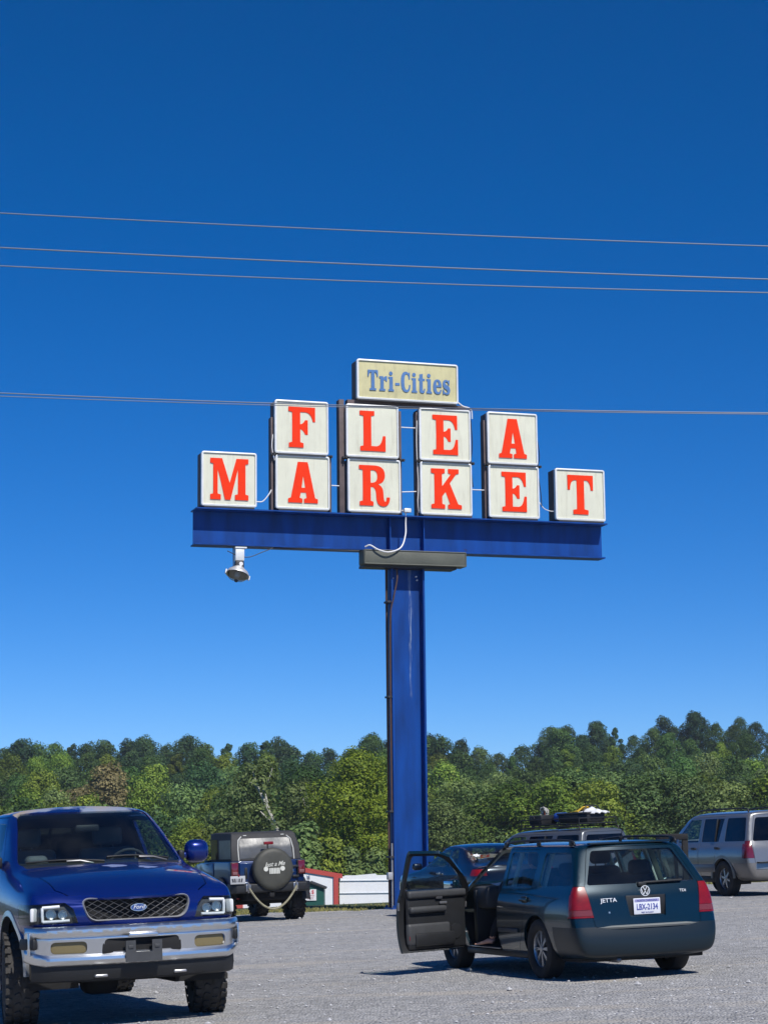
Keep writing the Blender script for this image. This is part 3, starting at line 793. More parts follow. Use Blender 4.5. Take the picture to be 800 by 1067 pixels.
mb = MB(); mb.box((-.10, FY-.02, 8.97), (.16,.12,.09), bev=.008); mb.build('junction_box', M['rim'], sign)
# conduits down the left flange of the column
cable([(-.32,-.19,7.68),(-.33,-.24,7.4),(-.40,-.2,7.0),(-.47,-.14,6.4),(-.475,-.12,4.0),(-.475,-.12,2.2)], .018, M['brown'], 'conduit')
mb = MB(); mb.tube([(-.49,.05,7.7),(-.49,.05,sgz)], .03, 8); mb.build('conduit', M['brown'], sign)
mb = MB(); mb.tube([(-.47,-.09,1.5),(-.47,-.09,sgz)], .018, 8); mb.build('conduit', M['galv'], sign)
mb = MB(); mb.box((-.53,-.10,sgz+.72), (.12,.12,.16), bev=.01); mb.build('junction_box', M['galv'], sign)
for z in (6.9, 4.75, 2.2, 1.2):
    mb = MB(); mb.box((-.49,-.02,z), (.10,.26,.045), bev=.004, seg=1); mb.build('pipe_clamp', M['dark_metal'], sign)
mb = MB(); mb.box((.42,-.05,sgz+1.12), (.14,.22,.22), bev=.01); mb.build('junction_box', M['blue'], sign)
for u, z in ((-.36,7.45),(.22,7.42),(.20,7.5)):
    mb = MB(); mb.lathe([(.018,0),(.018,-.05),(.001,-.05)], 8, (u,0.01,z), 'y'); mb.build('bolt', M['rim'], sign)

# floodlight hanging under the beam
fl = empty('floodlight', (0,0,0), 0, 'aluminium dome floodlight hanging under the left end of the blue beam', 'floodlight')
fl.matrix_world = Matrix.Translation((SX,SY,0)) @ Matrix.Rotation(YAW,4,'Z') @ Matrix.Translation((-3.97,-.12,8.03))
mb = MB(); mb.box((0,0,-.17), (.20,.16,.28), bev=.01); mb.box((.02,0,-.02), (.26,.2,.03)); mb.build('ballast_box', M['rim'], fl)
mb = MB(); mb.tube([(-.13,.02,0),(-.125,.02,-.45)], .012, 6); mb.build('drop_rod', M['dark_metal'], fl)
mb = MB(); mb.box((0,0,-.41), (.20,.15,.20), bev=.03); mb.build('socket', M['dark_metal'], fl)
mb = MB(); mb.lathe([(.001,0),(.045,0),(.045,-.025),(.001,-.025)], 16, (.02,-.075,-.385), 'y'); mb.build('photocell', M['cable'], fl)
mb = MB(); mb.lathe([(.09,-.47),(.13,-.52),(.20,-.58),(.235,-.65),(.235,-.67),(.225,-.66),(.19,-.60),(.12,-.54),(.08,-.49)], 28, (0,0,0), 'z', closed=True)
mb.build('reflector', mat('spun_aluminium', (.75,.75,.75), .4, metal=.6, noise=.1), fl)
mb = MB(); mb.lathe([(.001,-.80),(.08,-.79),(.16,-.75),(.215,-.67),(.10,-.60),(.001,-.58)], 24, (0,0,0), 'z'); mb.build('refractor', glass_mat('lamp_glass', (.7,.7,.68), .12), fl)
mb = MB(); mb.lathe([(.001,-.83),(.03,-.83),(.04,-.79),(.001,-.78)], 12, (0,0,0), 'z'); mb.build('latch', M['dark_metal'], fl)
mb = MB(); mb.lathe([(.001,-.74),(.045,-.72),(.06,-.64),(.03,-.55),(.001,-.54)], 12, (0,0,0), 'z'); mb.build('bulb', M['cable'], fl)
mb = MB(); mb.tube([(-.24+.0,0,-.66),(-.235,0,-.56),(-.18,0,-.46),(-.08,0,-.42)], .012, 6); mb.build('bracket', M['dark_metal'], fl)
for s in (-1,1):
    mb = MB(); mb.box((s*.24,0,-.66), (.02,.05,.10), bev=.004); mb.build('clip', M['cable'], fl)

tl_ = Matrix.Translation((0,0,-.45)) @ Matrix.Rotation(R(16),4,'Y') @ Matrix.Rotation(R(-14),4,'X') @ Matrix.Diagonal((1.14,1.14,1.0,1)) @ Matrix.Translation((0,0,.47))
for o in fl.children:
    if o.name.split('.')[0] in ('reflector','refractor','latch','bulb','clip'): o.matrix_local = tl_
# ------------------------------------------------------------------ trees
def leaf_mat(name, c0, c1, c2=None, amp=.8):
    m, nt, b, out = new_mat(name); N = nt.nodes.new; L = nt.links.new
    at_ = N('ShaderNodeAttribute'); at_.attribute_name = 'tone'
    oi = N('ShaderNodeObjectInfo')
    r = N('ShaderNodeValToRGB'); e = r.color_ramp.elements; e[0].color = (*c0,1); e[1].color = (*c1,1); e[0].position = .1; e[1].position = .8
    if c2: q = e.new(.95); q.color = (*c2,1)
    L(at_.outputs['Fac'], r.inputs[0])
    h = N('ShaderNodeHueSaturation'); L(r.outputs[0], h.inputs['Color'])
    a = N('ShaderNodeMapRange'); a.inputs['To Min'].default_value = .475; a.inputs['To Max'].default_value = .515; L(oi.outputs['Random'], a.inputs['Value']); L(a.outputs[0], h.inputs['Hue'])
    mu = N('ShaderNodeMath'); mu.operation = 'MULTIPLY'; mu.inputs[1].default_value = 7.31; L(oi.outputs['Random'], mu.inputs[0])
    fr = N('ShaderNodeMath'); fr.operation = 'FRACT'; L(mu.outputs[0], fr.inputs[0])
    v = N('ShaderNodeMapRange'); v.inputs['To Min'].default_value = 1-amp*.5; v.inputs['To Max'].default_value = 1+amp*.6; L(fr.outputs[0], v.inputs['Value']); L(v.outputs[0], h.inputs['Value'])
    L(h.outputs[0], b.inputs['Base Color']); b.inputs['Roughness'].default_value = .6; b.inputs['Specular IOR Level'].default_value = .22
    tr = N('ShaderNodeBsdfTranslucent'); h2 = N('ShaderNodeMix'); h2.data_type = 'RGBA'; h2.blend_type = 'MULTIPLY'; h2.inputs[0].default_value = 1; L(h.outputs[0], h2.inputs[6]); h2.inputs[7].default_value = (1.2,1.25,.5,1)
    L(h2.outputs[2], tr.inputs['Color'])
    mx = N('ShaderNodeMixShader'); mx.inputs[0].default_value = .22; L(b.outputs[0], mx.inputs[1]); L(tr.outputs[0], mx.inputs[2]); L(mx.outputs[0], out.inputs['Surface'])
    return m
LM = [leaf_mat('oak_leaves', (0.027,0.068,0.016), (0.097,0.171,0.038)),
      leaf_mat('dark_leaves', (0.018,0.049,0.020), (0.060,0.114,0.035)),
      leaf_mat('olive_leaves', (0.057,0.110,0.015), (0.211,0.290,0.037), (0.308,0.322,0.062)),
      leaf_mat('willow_leaves', (0.059,0.110,0.034), (0.179,0.255,0.077)),
      leaf_mat('turning_leaves', (.085,.08,.03), (.24,.215,.09), (.32,.26,.12)),
      leaf_mat('yellow_green_leaves', (.085,.125,.010), (.30,.34,.030), (.45,.38,.05), .2)]
BARK = mat('bark', (.085,.070,.055), .9, noise=.3, bump=.6, bscale=12)
PALE = mat('pale_bark', (.52,.50,.44), .8, noise=.25, nscale=4)

def crown_mesh(name, seed, wid, hgt, lobes, nleaf, size, shape='round', base=.18, jag=1.):
    """leaf-sized faces spread through lobes; hgt = tree height, crown from base*hgt up; unit metres"""
    g = np.random.default_rng(seed)
    # lobes
    C = []; z0 = hgt*base; ch = hgt - z0
    for i in range(lobes):
        t = (i+.5)/lobes; z = t**.85
        if shape == 'round': rad = math.sqrt(max(.02, 1-(2*z-1.0)**2))*.92 if z > .5 else .75+.3*z
        elif shape == 'cone': rad = (1-z)**.8*.95+.06
        elif shape == 'column': rad = .8*math.sqrt(max(.03, 1-(1.7*z-.8)**2))
        else: rad = 1.05*math.sqrt(max(.03, 1-(1.3*z-.35)**2))
        a = i*2.399963 + g.uniform(-.5,.5); rr = rad*wid*.5*math.sqrt(g.uniform(.15,1))*.82
        if z > .8: rr *= .5
        lr = wid*g.uniform(.12,.22)*(1.0 if shape != 'column' else .8)*(1.15-.35*z)
        C.append((rr*math.cos(a), rr*math.sin(a), z0 + ch*(.04+.9*z) - lr*.3, lr, g.uniform(-.16,.16)))
    C = np.array(C); w = C[:,3]**2; w /= w.sum()
    idx = g.choice(len(C), nleaf, p=w); c = C[idx]
    d = g.normal(size=(nleaf,3)); d /= np.linalg.norm(d,axis=1)[:,None]
    d[:,2] = np.where((d[:,2] < -.35) & (g.random(nleaf) < .6), -d[:,2], d[:,2])
    # clumpy surface: radius modulated by direction noise
    k = g.normal(size=(6,3))*3.2; ph = g.uniform(0,6.28,6)
    mod = 1 + .16*jag*np.sin(d @ k.T + ph + c[:,:3] @ (k.T*.7)).sum(1)/2.2
    r = c[:,3]*mod*np.power(g.uniform(.25,1,nleaf), .35)
    P = c[:,:3] + d*r[:,None]*np.array([1,1,.82])
    n = d + g.normal(size=(nleaf,3))*.42 + np.array([0,0,.2]); n /= np.linalg.norm(n,axis=1)[:,None]
    u = np.cross(n, g.normal(size=(nleaf,3))); u /= np.linalg.norm(u,axis=1)[:,None]; v = np.cross(n,u)
    s = size*g.uniform(.6,1.35,nleaf)[:,None]
    q = np.stack([P - u*s, P - v*s*.55 - n*s*.12, P + u*s, P + v*s*.55 - n*s*.12], 1).reshape(-1,3)
    me = bpy.data.meshes.new(name); me.vertices.add(len(q)); me.vertices.foreach_set('co', q.ravel())
    me.loops.add(len(q)); me.loops.foreach_set('vertex_index', np.arange(len(q)))
    me.polygons.add(nleaf); me.polygons.foreach_set('loop_start', np.arange(0,len(q),4)); me.polygons.foreach_set('loop_total', np.full(nleaf,4))
    me.update(calc_edges=True)
    tone = np.clip(.42 + c[:,4]*1.1 + g.normal(size=nleaf)*.17, 0, 1)
    a = me.attributes.new('tone', 'FLOAT', 'FACE'); a.data.foreach_set('value', tone)
    return me, C

def trunk_mesh(C, hgt, r0, seed, nb=7, lean=0., depth=.55):
    g = random.Random(seed); mb = MB()
    top = Vector((lean*hgt*.6, 0, hgt*depth)); mid = Vector((lean*hgt*.2 + g.uniform(-.2,.2), g.uniform(-.2,.2), hgt*.28))
    mb.tube(curve3([(0,0,-.6),(0,0,.3),mid,top], 4), [r0*1.25,r0*1.1]+[r0*(1-.06*i) for i in range(11)], 7)
    order = sorted(range(len(C)), key=lambda i: -C[i][3])[:nb]
    for i in order:
        e = Vector(C[i][:3]); t = g.uniform(.35,.95); p = (mid.lerp(top, t))
        q = p.lerp(e, .5) + Vector((0,0,-.05*hgt*g.random()))
        mb.tube([p, q, e], [r0*.5, r0*.3, r0*.08], 5)
    me = bpy.data.meshes.new('trunk'); mb.bm.to_mesh(me); mb.bm.free(); finish(me, True, 60); return me

def tree_proto(seed, wid, hgt, lobes, nleaf, size, shape, base, r0, jag=1., nb=7, lean=0, depth=.55):
    cm, C = crown_mesh('crown', seed, wid, hgt, lobes, nleaf, size, shape, base, jag)
    return cm, trunk_mesh(C, hgt, r0, seed, nb, lean, depth), hgt, wid
# unit-size prototypes (about 13 m tall); scaled on placing
PRO = {'oak': [tree_proto(11+i, 10.5, 13, 24, 13000, .165, 'round', .2, .28) for i in range(4)],
       'tall': [tree_proto(31+i, 7.0, 15, 20, 10000, .16, 'column', .22, .24, 1.2) for i in range(2)],
       'bushy': [tree_proto(41+i, 9.5, 9, 22, 11000, .13, 'spread', .04, .2) for i in range(3)],
       'fine': [tree_proto(51+i, 8.0, 9, 40, 18000, .105, 'spread', .05, .16, 1.3) for i in range(3)]}
def mesh_for(me, m):
    """share one copy of a mesh per material"""
    key = (me.name, m.name)
    if key not in mesh_for.c:
        c = me.copy(); c.materials.clear(); c.materials.append(m); mesh_for.c[key] = c
    return mesh_for.c[key]
mesh_for.c = {}
def put_tree(kind, v, lm, x, y, sc, rz, label, group, name='tree', bark=BARK, sz=None, z=None):
    cm, tm, h, w = PRO[kind][v % len(PRO[kind])]
    root = empty(name, (x, y, ground_z(x, y) if z is None else z), rz, label, 'tree', group)
    root.scale = (sc, sc, sz or sc)
    for nm, me, m in (('crown', cm, lm), ('trunk', tm, bark)):
        o = bpy.data.objects.new(nm, mesh_for(me, m)); COL.objects.link(o); o.parent = root
    return root
rt = random.Random(5)
def tops(px):
    T = [(-60,775),(0,779),(22,771),(45,774),(62,771),(88,774),(110,773),(132,770),(155,769),(175,773),(197,767),(218,774),(243,776),(270,772),(292,771),(310,782),(330,784),(350,781),(372,778),(387,765),(402,772),(430,770),(447,765),(468,766),(486,770),(504,782),(514,786),(530,779),(548,774),(563,777),(573,759),(592,757),(606,763),(622,752),(645,757),(660,764),(676,760),(692,748),(706,758),(722,743),(742,750),(752,758),(768,750),(782,751),(800,753),(860,750)]
    for (a, ya), (b, yb) in zip(T, T[1:]):
        if a <= px <= b: return ya + (yb-ya)*(px-a)/(b-a)
    return 777 if px < 0 else 753
cnt = 0
SIDE = lambda px: 'behind the blue pickup' if px < 160 else 'behind the soft-top off-roader' if px < 330 else 'left of the sign column' if px < 415 else 'right of the sign column' if px < 520 else 'above the teal wagon' if px < 680 else 'above the silver sport utility vehicle'
def by_top(px, Y, ytop, kind, v, lm, label, group, w=1., **k):
    """a tree standing at depth Y whose height reaches the measured skyline"""
    p = at(px, ytop, Y); gz = ground_z(p.x, Y); h = PRO[kind][v % len(PRO[kind])][2]*.97
    hh = max(4.5, p.z - gz)
    s = hh/h
    return put_tree(kind, v, lm, p.x, Y, s*w, rt.random()*6.28, label, group, sz=s, **k)
G1 = 'woodland trees on the ridge'
# skyline row
px = -260
while px < 1040:
    st_ = rt.uniform(15, 24)
    kind = 'tall' if rt.random() < .15 else 'oak'
    lm = LM[1] if rt.random() < .55 else LM[0]
    by_top(px, rt.uniform(335,385), tops(px) + rt.uniform(-1,3), kind, rt.randrange(4), lm, 'broadleaf tree of the dark wood on the ridge skyline', G1, w=rt.uniform(.72,.98)); cnt += 1
    px += st_
# feature crowns poking above the skyline
for a, b in ((387,765),(197,766),(290,770),(573,757),(620,753),(590,757),(690,747),(722,742),(770,748),(150,768),(447,765)):
    by_top(a, 372, b, 'oak', a, LM[1], 'broadleaf tree of the dark wood on the ridge skyline', G1, w=.8)
# rows stepping down the slope
for (Y0, Y1, off, step, kinds, mats_, wj) in ((290,325, 13, 26, ('oak','oak','tall'), (0,0,1,2), .85), (245,280, 30, 30, ('oak','bushy'), (0,0,1,3,2), .95), (205,235, 50, 34, ('oak','bushy','bushy'), (0,3,3,2,1), 1.0)):
    px = -270 + rt.uniform(0,20)
    while px < 1060:
        Y = rt.uniform(Y0,Y1); r_ = (874 - tops(px))/100
        lm = LM[rt.choice(mats_)]
        by_top(px, Y, tops(px) + off*r_ + rt.uniform(-6,8), rt.choice(kinds), rt.randrange(4), lm, 'broadleaf tree of the mixed wood on the hillside below the ridge', 'woodland trees down the hillside', w=wj*rt.uniform(.8,1.1))
        px += step*rt.uniform(.8,1.2)
# turning crowns seen on the left slope
by_top(112, 228, 795, 'oak', 1, LM[4], 'broad tree with tan turning leaves on the hillside over the blue pickup roof', None, w=1.05)
by_top(148, 215, 812, 'bushy', 1, LM[2], 'small olive tree right of the tan-leaved tree over the pickup', None, w=.7)
by_top(224, 210, 822, 'oak', 2, LM[2], 'small rounded yellow-green tree between the pickup and the soft top', None, w=.7)
# near row: olive and willow trees along the field
G3 = 'bushy trees along the foot of the hill'
near = [(-25,172,836,'bushy',2,1.2),(20,176,834,'bushy',0,1.),(60,175,838,'fine',2,1.),(95,180,840,'bushy',0,1.),(130,178,846,'fine',3,1.),(165,172,850,'bushy',1,1.),(196,170,856,'fine',2,1.),(214,165,862,'fine',2,1.1),(232,168,858,'bushy',3,1.),
        (462,176,835,'fine',3,1.15),(478,185,812,'fine',3,1.1),(503,180,820,'fine',3,1.2),(530,178,815,'fine',2,1.15),(552,182,826,'fine',3,1.),(575,176,812,'fine',2,1.2),(598,180,802,'fine',3,1.15),(622,175,815,'fine',2,1.2),
        (645,178,806,'fine',3,1.25),(668,180,812,'fine',2,1.2),(690,177,804,'fine',3,1.3),(712,175,812,'fine',3,1.2),(735,180,808,'fine',2,1.3),(757,176,816,'fine',3,1.2),(782,178,812,'fine',3,1.25),(808,176,808,'fine',2,1.2),(835,178,808,'fine',3,1.2)]
for i, (px, Y, yt, kind, lm, w) in enumerate(near):
    by_top(px, Y, yt, kind, i, LM[lm], 'bushy olive-green tree of the row at the foot of the wooded hill', G3, w=w)
for i in range(7):
    by_top(-55-i*32, rt.uniform(170,182), 836+rt.uniform(-5,5), 'fine', i, LM[3], 'bushy olive-green tree of the row at the foot of the wooded hill', G3, w=1.3)
    by_top(870+i*32, rt.uniform(170,182), 810+rt.uniform(-5,5), 'fine', i, LM[3], 'bushy olive-green tree of the row at the foot of the wooded hill', G3, w=1.3)
# the yellow-green tree left of the column, the pale-limbed tree and their neighbours
PRO['big'] = [tree_proto(77, 9.4, 13.2, 60, 42000, .115, 'round', .03, .3, 1.2)]
PRO['syc'] = [tree_proto(78, 8.6, 12.4, 30, 8500, .15, 'spread', .3, .2, 1.5, nb=0)]
PRO['bush'] = [tree_proto(79+i, 4.2, 5.2, 22, 7000, .12, 'cone', .0, .1, 1.) for i in range(2)]
by_top(372, 150, 784, 'big', 0, LM[5], 'big yellow-green tree standing right behind the white building, left of the blue column', None, w=1.0)
by_top(402, 158, 790, 'big', 0, LM[2], 'olive tree half hidden behind the blue column, beside the big yellow-green tree', None, w=.6)
by_top(318, 172, 800, 'fine', 1, LM[0], 'dark green tree in the gap between the pale-limbed tree and the yellow-green tree', None, w=1.)
by_top(345, 168, 806, 'fine', 0, LM[1], 'very dark green tree just left of the big yellow-green tree', None, w=.8)
by_top(285, 165, 835, 'fine', 2, LM[0], 'low dark green tree behind the soft-top off-roader', None, w=1.)
for px, yt, l in ((315,858,'conical pale green bush just right of the soft top'),(344,872,'conical yellow-green bush behind the red-trimmed gable'),(330,878,'low bush behind the green shed roof'),(365,884,'low round bush left of the column behind the white shed'),(390,886,'low leafy bush beside the column over the white shed')):
    by_top(px, 138, yt, 'bush', px, LM[3 if px != 344 else 2], l, None, w=1.05, name='bush')
# pale-limbed tree: leaning white trunk with forked branches
st_root = by_top(272, 152, 792, 'syc', 0, LM[3], 'thinly leaved tree with a leaning white trunk and forked pale branches', None, w=.95, bark=PALE, name='sycamore_tree')
inv = st_root.matrix_basis.copy() if False else None
bpy.context.view_layer.update()
mw = st_root.matrix_world.inverted()
def W_(px, py, Y=151.3): return mw @ at(px, py, Y)
for pts, r in (([(296,893),(288,862),(276,836),(268,818),(262,800)], .17), ([(281,846),(276,826),(273,812)], .10), ([(288,862),(276,850),(264,839)], .09), ([(272,828),(279,815),(284,800)], .07),([(276,838),(268,822),(259,813)], .06)):
    mb = MB(); P = curve3([W_(*p) for p in pts], 4); mb.tube(P, [r/st_root.scale[0]*(1-.75*i/(len(P)-1)) for i in range(len(P))], 7); mb.build('limb', PALE, st_root)
s2 = by_top(318, 156, 812, 'syc', 0, LM[3], 'small tree with two bare white stems left of the big yellow-green tree', None, w=.6, bark=PALE, name='sycamore_tree')
bpy.context.view_layer.update(); mw = s2.matrix_world.inverted()
for pts, r in (([(330,872),(322,845),(316,832)], .07), ([(326,858),(322,842),(321,830)], .05), ([(318,840),(313,822)], .05)):
    mb = MB(); P = curve3([mw @ at(p[0], p[1], 155) for p in pts], 4); mb.tube(P, [r*1.4*(1-.6*i/(len(P)-1)) for i in range(len(P))], 6); mb.build('limb', PALE, s2)
# utility pole in the wood
up = at(701, 772, 330)
mb = MB(); g0 = ground_z(up.x, 330); mb.tube([(0,0,0),(0,0,up.z-g0)], [.16,.12], 8); mb.box((0,0,up.z-g0-1.2), (2.4,.12,.14)); mb.box((0,0,up.z-g0-2.4), (2.0,.12,.14))
o = mb.build('utility_pole', mat('grey_timber', (.30,.29,.28), .8)); o.location = (up.x, 330, g0); tag(o, 'grey utility pole with crossarms standing among the ridge trees', 'utility pole')
# undergrowth covering the slope between the trunks
def under(n, xr, yr, s, m, name, label):
    g = np.random.default_rng(3); Y = yr[0] + (yr[1]-yr[0])*g.random(n)**1.2; X = (g.random(n)-.5)*(Y*.62)
    Z = np.array([ground_z(x, y) for x, y in zip(X, Y)]) + g.random(n)**1.5*2.6*(.6+.4*np.sin(X*.9)*np.sin(Y*.31))
    P = np.stack([X,Y,Z],1); nn = g.normal(size=(n,3)) + np.array([0,-.3,.8]); nn /= np.linalg.norm(nn,axis=1)[:,None]
    u = np.cross(nn, g.normal(size=(n,3))); u /= np.linalg.norm(u,axis=1)[:,None]; v = np.cross(nn,u); sz = s*g.uniform(.6,1.4,n)[:,None]
    q = np.stack([P-u*sz, P-v*sz*.6, P+u*sz, P+v*sz*.6],1).reshape(-1,3)
    me = bpy.data.meshes.new(name); me.vertices.add(len(q)); me.vertices.foreach_set('co', q.ravel()); me.loops.add(len(q)); me.loops.foreach_set('vertex_index', np.arange(len(q)))
    me.polygons.add(n); me.polygons.foreach_set('loop_start', np.arange(0,len(q),4)); me.polygons.foreach_set('loop_total', np.full(n,4)); me.update(calc_edges=True)
    a = me.attributes.new('tone','FLOAT','FACE'); a.data.foreach_set('value', np.clip(.4+g.normal(size=n)*.2,0,1))
    o = link_mesh(name, me, m); tag(o, label, 'undergrowth', kind='stuff')
under(60000, 0, (128, 330), .22, LM[3], 'undergrowth', 'tangled green undergrowth covering the hillside between the trees')
# ------------------------------------------------------------------ vehicle kit
def paint(name, col, metal=.45, rough=.28, noise=.04, oxid=None):
    m = mat(name, col, rough, metal=metal, coat=.75, coat_rough=.05, noise=noise, nscale=2)
    return m
P = {}
P['rubber'] = mat('rubber', (.028,.027,.027), .78, noise=.3, nscale=8, bump=.15, bscale=60, spec=.3)
P['plastic'] = mat('black_plastic', (.016,.017,.019), .5, noise=.15, spec=.4)
P['plastic_grey'] = mat('dark_grey_plastic', (.045,.047,.05), .55, noise=.15)
P['under'] = mat('underbody', (.010,.010,.011), .85)
P['chrome'] = mat('chrome', (.78,.79,.80), .29, metal=1)
P['alloy'] = mat('alloy', (.42,.42,.43), .32, metal=.8, noise=.15)
P['alloy_dull'] = mat('dull_alloy', (.16,.16,.17), .42, metal=.7, noise=.2)
P['glass'] = glass_mat('car_glass', (.80,.86,.85))
P['dark_glass'] = glass_mat('privacy_glass', (.13,.135,.14))
P['clear'] = glass_mat('clear_lens', (.88,.9,.9), .03)
P['red_lens'] = mat('red_lens', (.19,.003,.006), .3, coat=.35, spec=.4, noise=.3, nscale=16)
P['dark_red_lens'] = mat('dark_red_lens', (.13,.006,.010), .2, coat=1, spec=.6)
P['amber_lens'] = mat('smoky_amber_lens', (.20,.16,.075), .25, coat=.6)
P['white'] = mat('white_enamel', (.75,.76,.76), .4)
P['cloth'] = mat('seat_cloth', (.035,.036,.040), .9, bump=.2, bscale=90)
P['cloth_grey'] = mat('grey_seat_cloth', (.10,.10,.105), .9)
P['trim_beige'] = mat('light_interior_trim', (.58,.62,.54), .7)
P['mirror'] = mat('mirror_glass', (.85,.87,.9), .03, metal=1)
P['skin'] = mat('skin', (.62,.35,.25), .55, noise=.08)
P['black_cloth'] = mat('black_clothing', (.012,.012,.014), .9)
P['plate'] = mat('licence_plate_white', (.70,.72,.78), .4)
P['plate_blue'] = mat('plate_blue', (.05,.07,.30), .5)

def tyre_mesh(r, w, rr, blocks=0):
    mb = MB(); h = w/2
    prof = [(rr*.97, -h*.72), (rr*1.03, -h*.86), (rr+(r-rr)*.45, -h*1.03), (rr+(r-rr)*.8, -h*.98), (r*.985, -h*.84), (r*.997, -h*.6), (r, 0),
            (r*.997, h*.6), (r*.985, h*.84), (rr+(r-rr)*.8, h*.98), (rr+(r-rr)*.45, h*1.03), (rr*1.03, h*.86), (rr*.97, h*.72)]
    if blocks: prof = [(a*(.972 if a > r*.9 else 1), b) for a, b in prof]
    mb.lathe(prof, 48, closed=True)
    if blocks:
        for k in range(blocks):
            t = 2*PI*k/blocks
            for j, (y, wy, ph, ln, sk) in enumerate(((-.40,.19,0,.60,.12),(-.14,.21,.5,.62,-.25),(.14,.21,0,.62,.25),(.40,.19,.5,.60,-.12))):
                a = t + ph*2*PI/blocks
                Mx = Matrix.Rotation(a, 4, 'Y') @ Matrix.Translation((0, y*w, r*.975)) @ Matrix.Rotation(sk, 4, 'Z')
                L = 2*PI*r/blocks*ln; x, yy, z = L/2, wy*w/2, r*.026
                pts = [(-x,-yy*.7),(-x*.35,-yy),(x,-yy*.85),(x*.8,yy*.7),(x*.2,yy),(-x*.85,yy*.8)]
                vs = [Mx @ Vector((p[0], p[1], -z)) for p in pts] + [Mx @ Vector((p[0]*.92, p[1]*.92, z)) for p in pts]
                mb._faces(vs, [(6,7,8,9,10,11)] + [(i,(i+1)%6,6+(i+1)%6,6+i) for i in range(6)])
            for s in (-1,1):   # shoulder lugs
                Mx = Matrix.Rotation(t + (0 if s<0 else PI/blocks), 4, 'Y') @ Matrix.Translation((0, s*h*.97, r*.925))
                mb.box((0,0,0), (2*PI*r/blocks*.55, .018, r*.075)) if False else mb._faces([Mx @ Vector(p) for p in ((-.022,-.02,-.03),(.022,-.02,-.03),(.026,-.012*s,.035),(-.026,-.012*s,.035),(-.022,.012*s,-.03),(.022,.012*s,-.03),(.026,.008*s,.035),(-.026,.008*s,.035))],
                    [(0,3,2,1),(4,5,6,7),(0,1,5,4),(1,2,6,5),(2,3,7,6),(3,0,4,7)])
    me = bpy.data.meshes.new('tyre'); bmesh.ops.recalc_face_normals(mb.bm, faces=mb.bm.faces[:]); mb.bm.to_mesh(me); mb.bm.free(); finish(me, True, 40); me.materials.append(P['rubber']); return me

def rim_mesh(rr, w, spokes, sw, m, double=False, dish=.25, hub=.16):
    """outer face looks to +y"""
    mb = MB(); h = w/2
    mb.lathe([(rr*1.0, -h*.75), (rr*.93, -h*.7), (rr*.88, -h*.2), (rr*.90, h*.55), (rr*.95, h*.74), (rr*1.0, h*.78), (rr*1.02,h*.70), (rr*.99,h*.5), (rr*.97,-h*.5)], 40, closed=True)
    yf = h*(.74-dish)
    mb.lathe([(.001, yf+.012), (rr*hub, yf+.010), (rr*hub*1.15, yf-.01), (rr*hub*1.15, -h*.1), (.001,-h*.1)], 24)
    for k in range(spokes):
        for d in ((-.5,.5) if double else (0,)):
            a = 2*PI*k/spokes + d*.16
            Mx = Matrix.Rotation(a, 4, 'Y'); w0, w1 = sw*rr*.5, sw*rr*.42
            z0, z1 = rr*hub*.8, rr*.93
            y0, y1 = yf+.004, h*.60
            vs = [(-w0,y0-.03,z0),(w0,y0-.03,z0),(w0*.8,y0,z0),(-w0*.8,y0,z0),(-w1,y1-.03,z1),(w1,y1-.03,z1),(w1*.8,y1,z1),(-w1*.8,y1,z1)]
            mb._faces([Mx @ Vector(p) for p in vs], [(0,1,2,3),(7,6,5,4),(0,4,5,1),(1,5,6,2),(2,6,7,3),(3,7,4,0)])
    me = bpy.data.meshes.new('rim'); bmesh.ops.recalc_face_normals(mb.bm, faces=mb.bm.faces[:]); mb.bm.to_mesh(me); mb.bm.free(); finish(me, True, 35); me.materials.append(m); return me
def brake_mesh(rr):
    mb = MB(); mb.lathe([(.001,.02),(rr*.62,.02),(rr*.62,0),(.001,0)], 24); mb.lathe([(.001,-.02),(rr*.9,-.02),(rr*.9,-.06),(.001,-.06)], 24)
    me = bpy.data.meshes.new('brake_disc'); mb.bm.to_mesh(me); mb.bm.free(); finish(me); me.materials.append(P['alloy_dull']); return me

def wheels(root, spots, r, w, tm, rm, bmh, steer=0):
    for (x, y) in spots:
        e = bpy.data.objects.new('wheel', None); COL.objects.link(e); e.parent = root; e.location = (x, y, r)
        e.rotation_euler = (0, random.random()*6, (0 if y > 0 else PI) + (steer if x > -1 else 0))
        e.rotation_mode = 'XYZ'
        for n, me in (('tyre', tm), ('rim', rm), ('brake_disc', bmh)):
            o = bpy.data.objects.new(n, me); COL.objects.link(o); o.parent = e

def arch(cx, r, z, n=20, zc=None):
    """lower-open wheel arch as a convex polygon in (x, z)"""
    return [(cx + r*math.cos(PI*k/n), z + r*math.sin(PI*k/n)) for k in range(n+1)] + [(cx-r, z-.6), (cx+r, z-.6)]

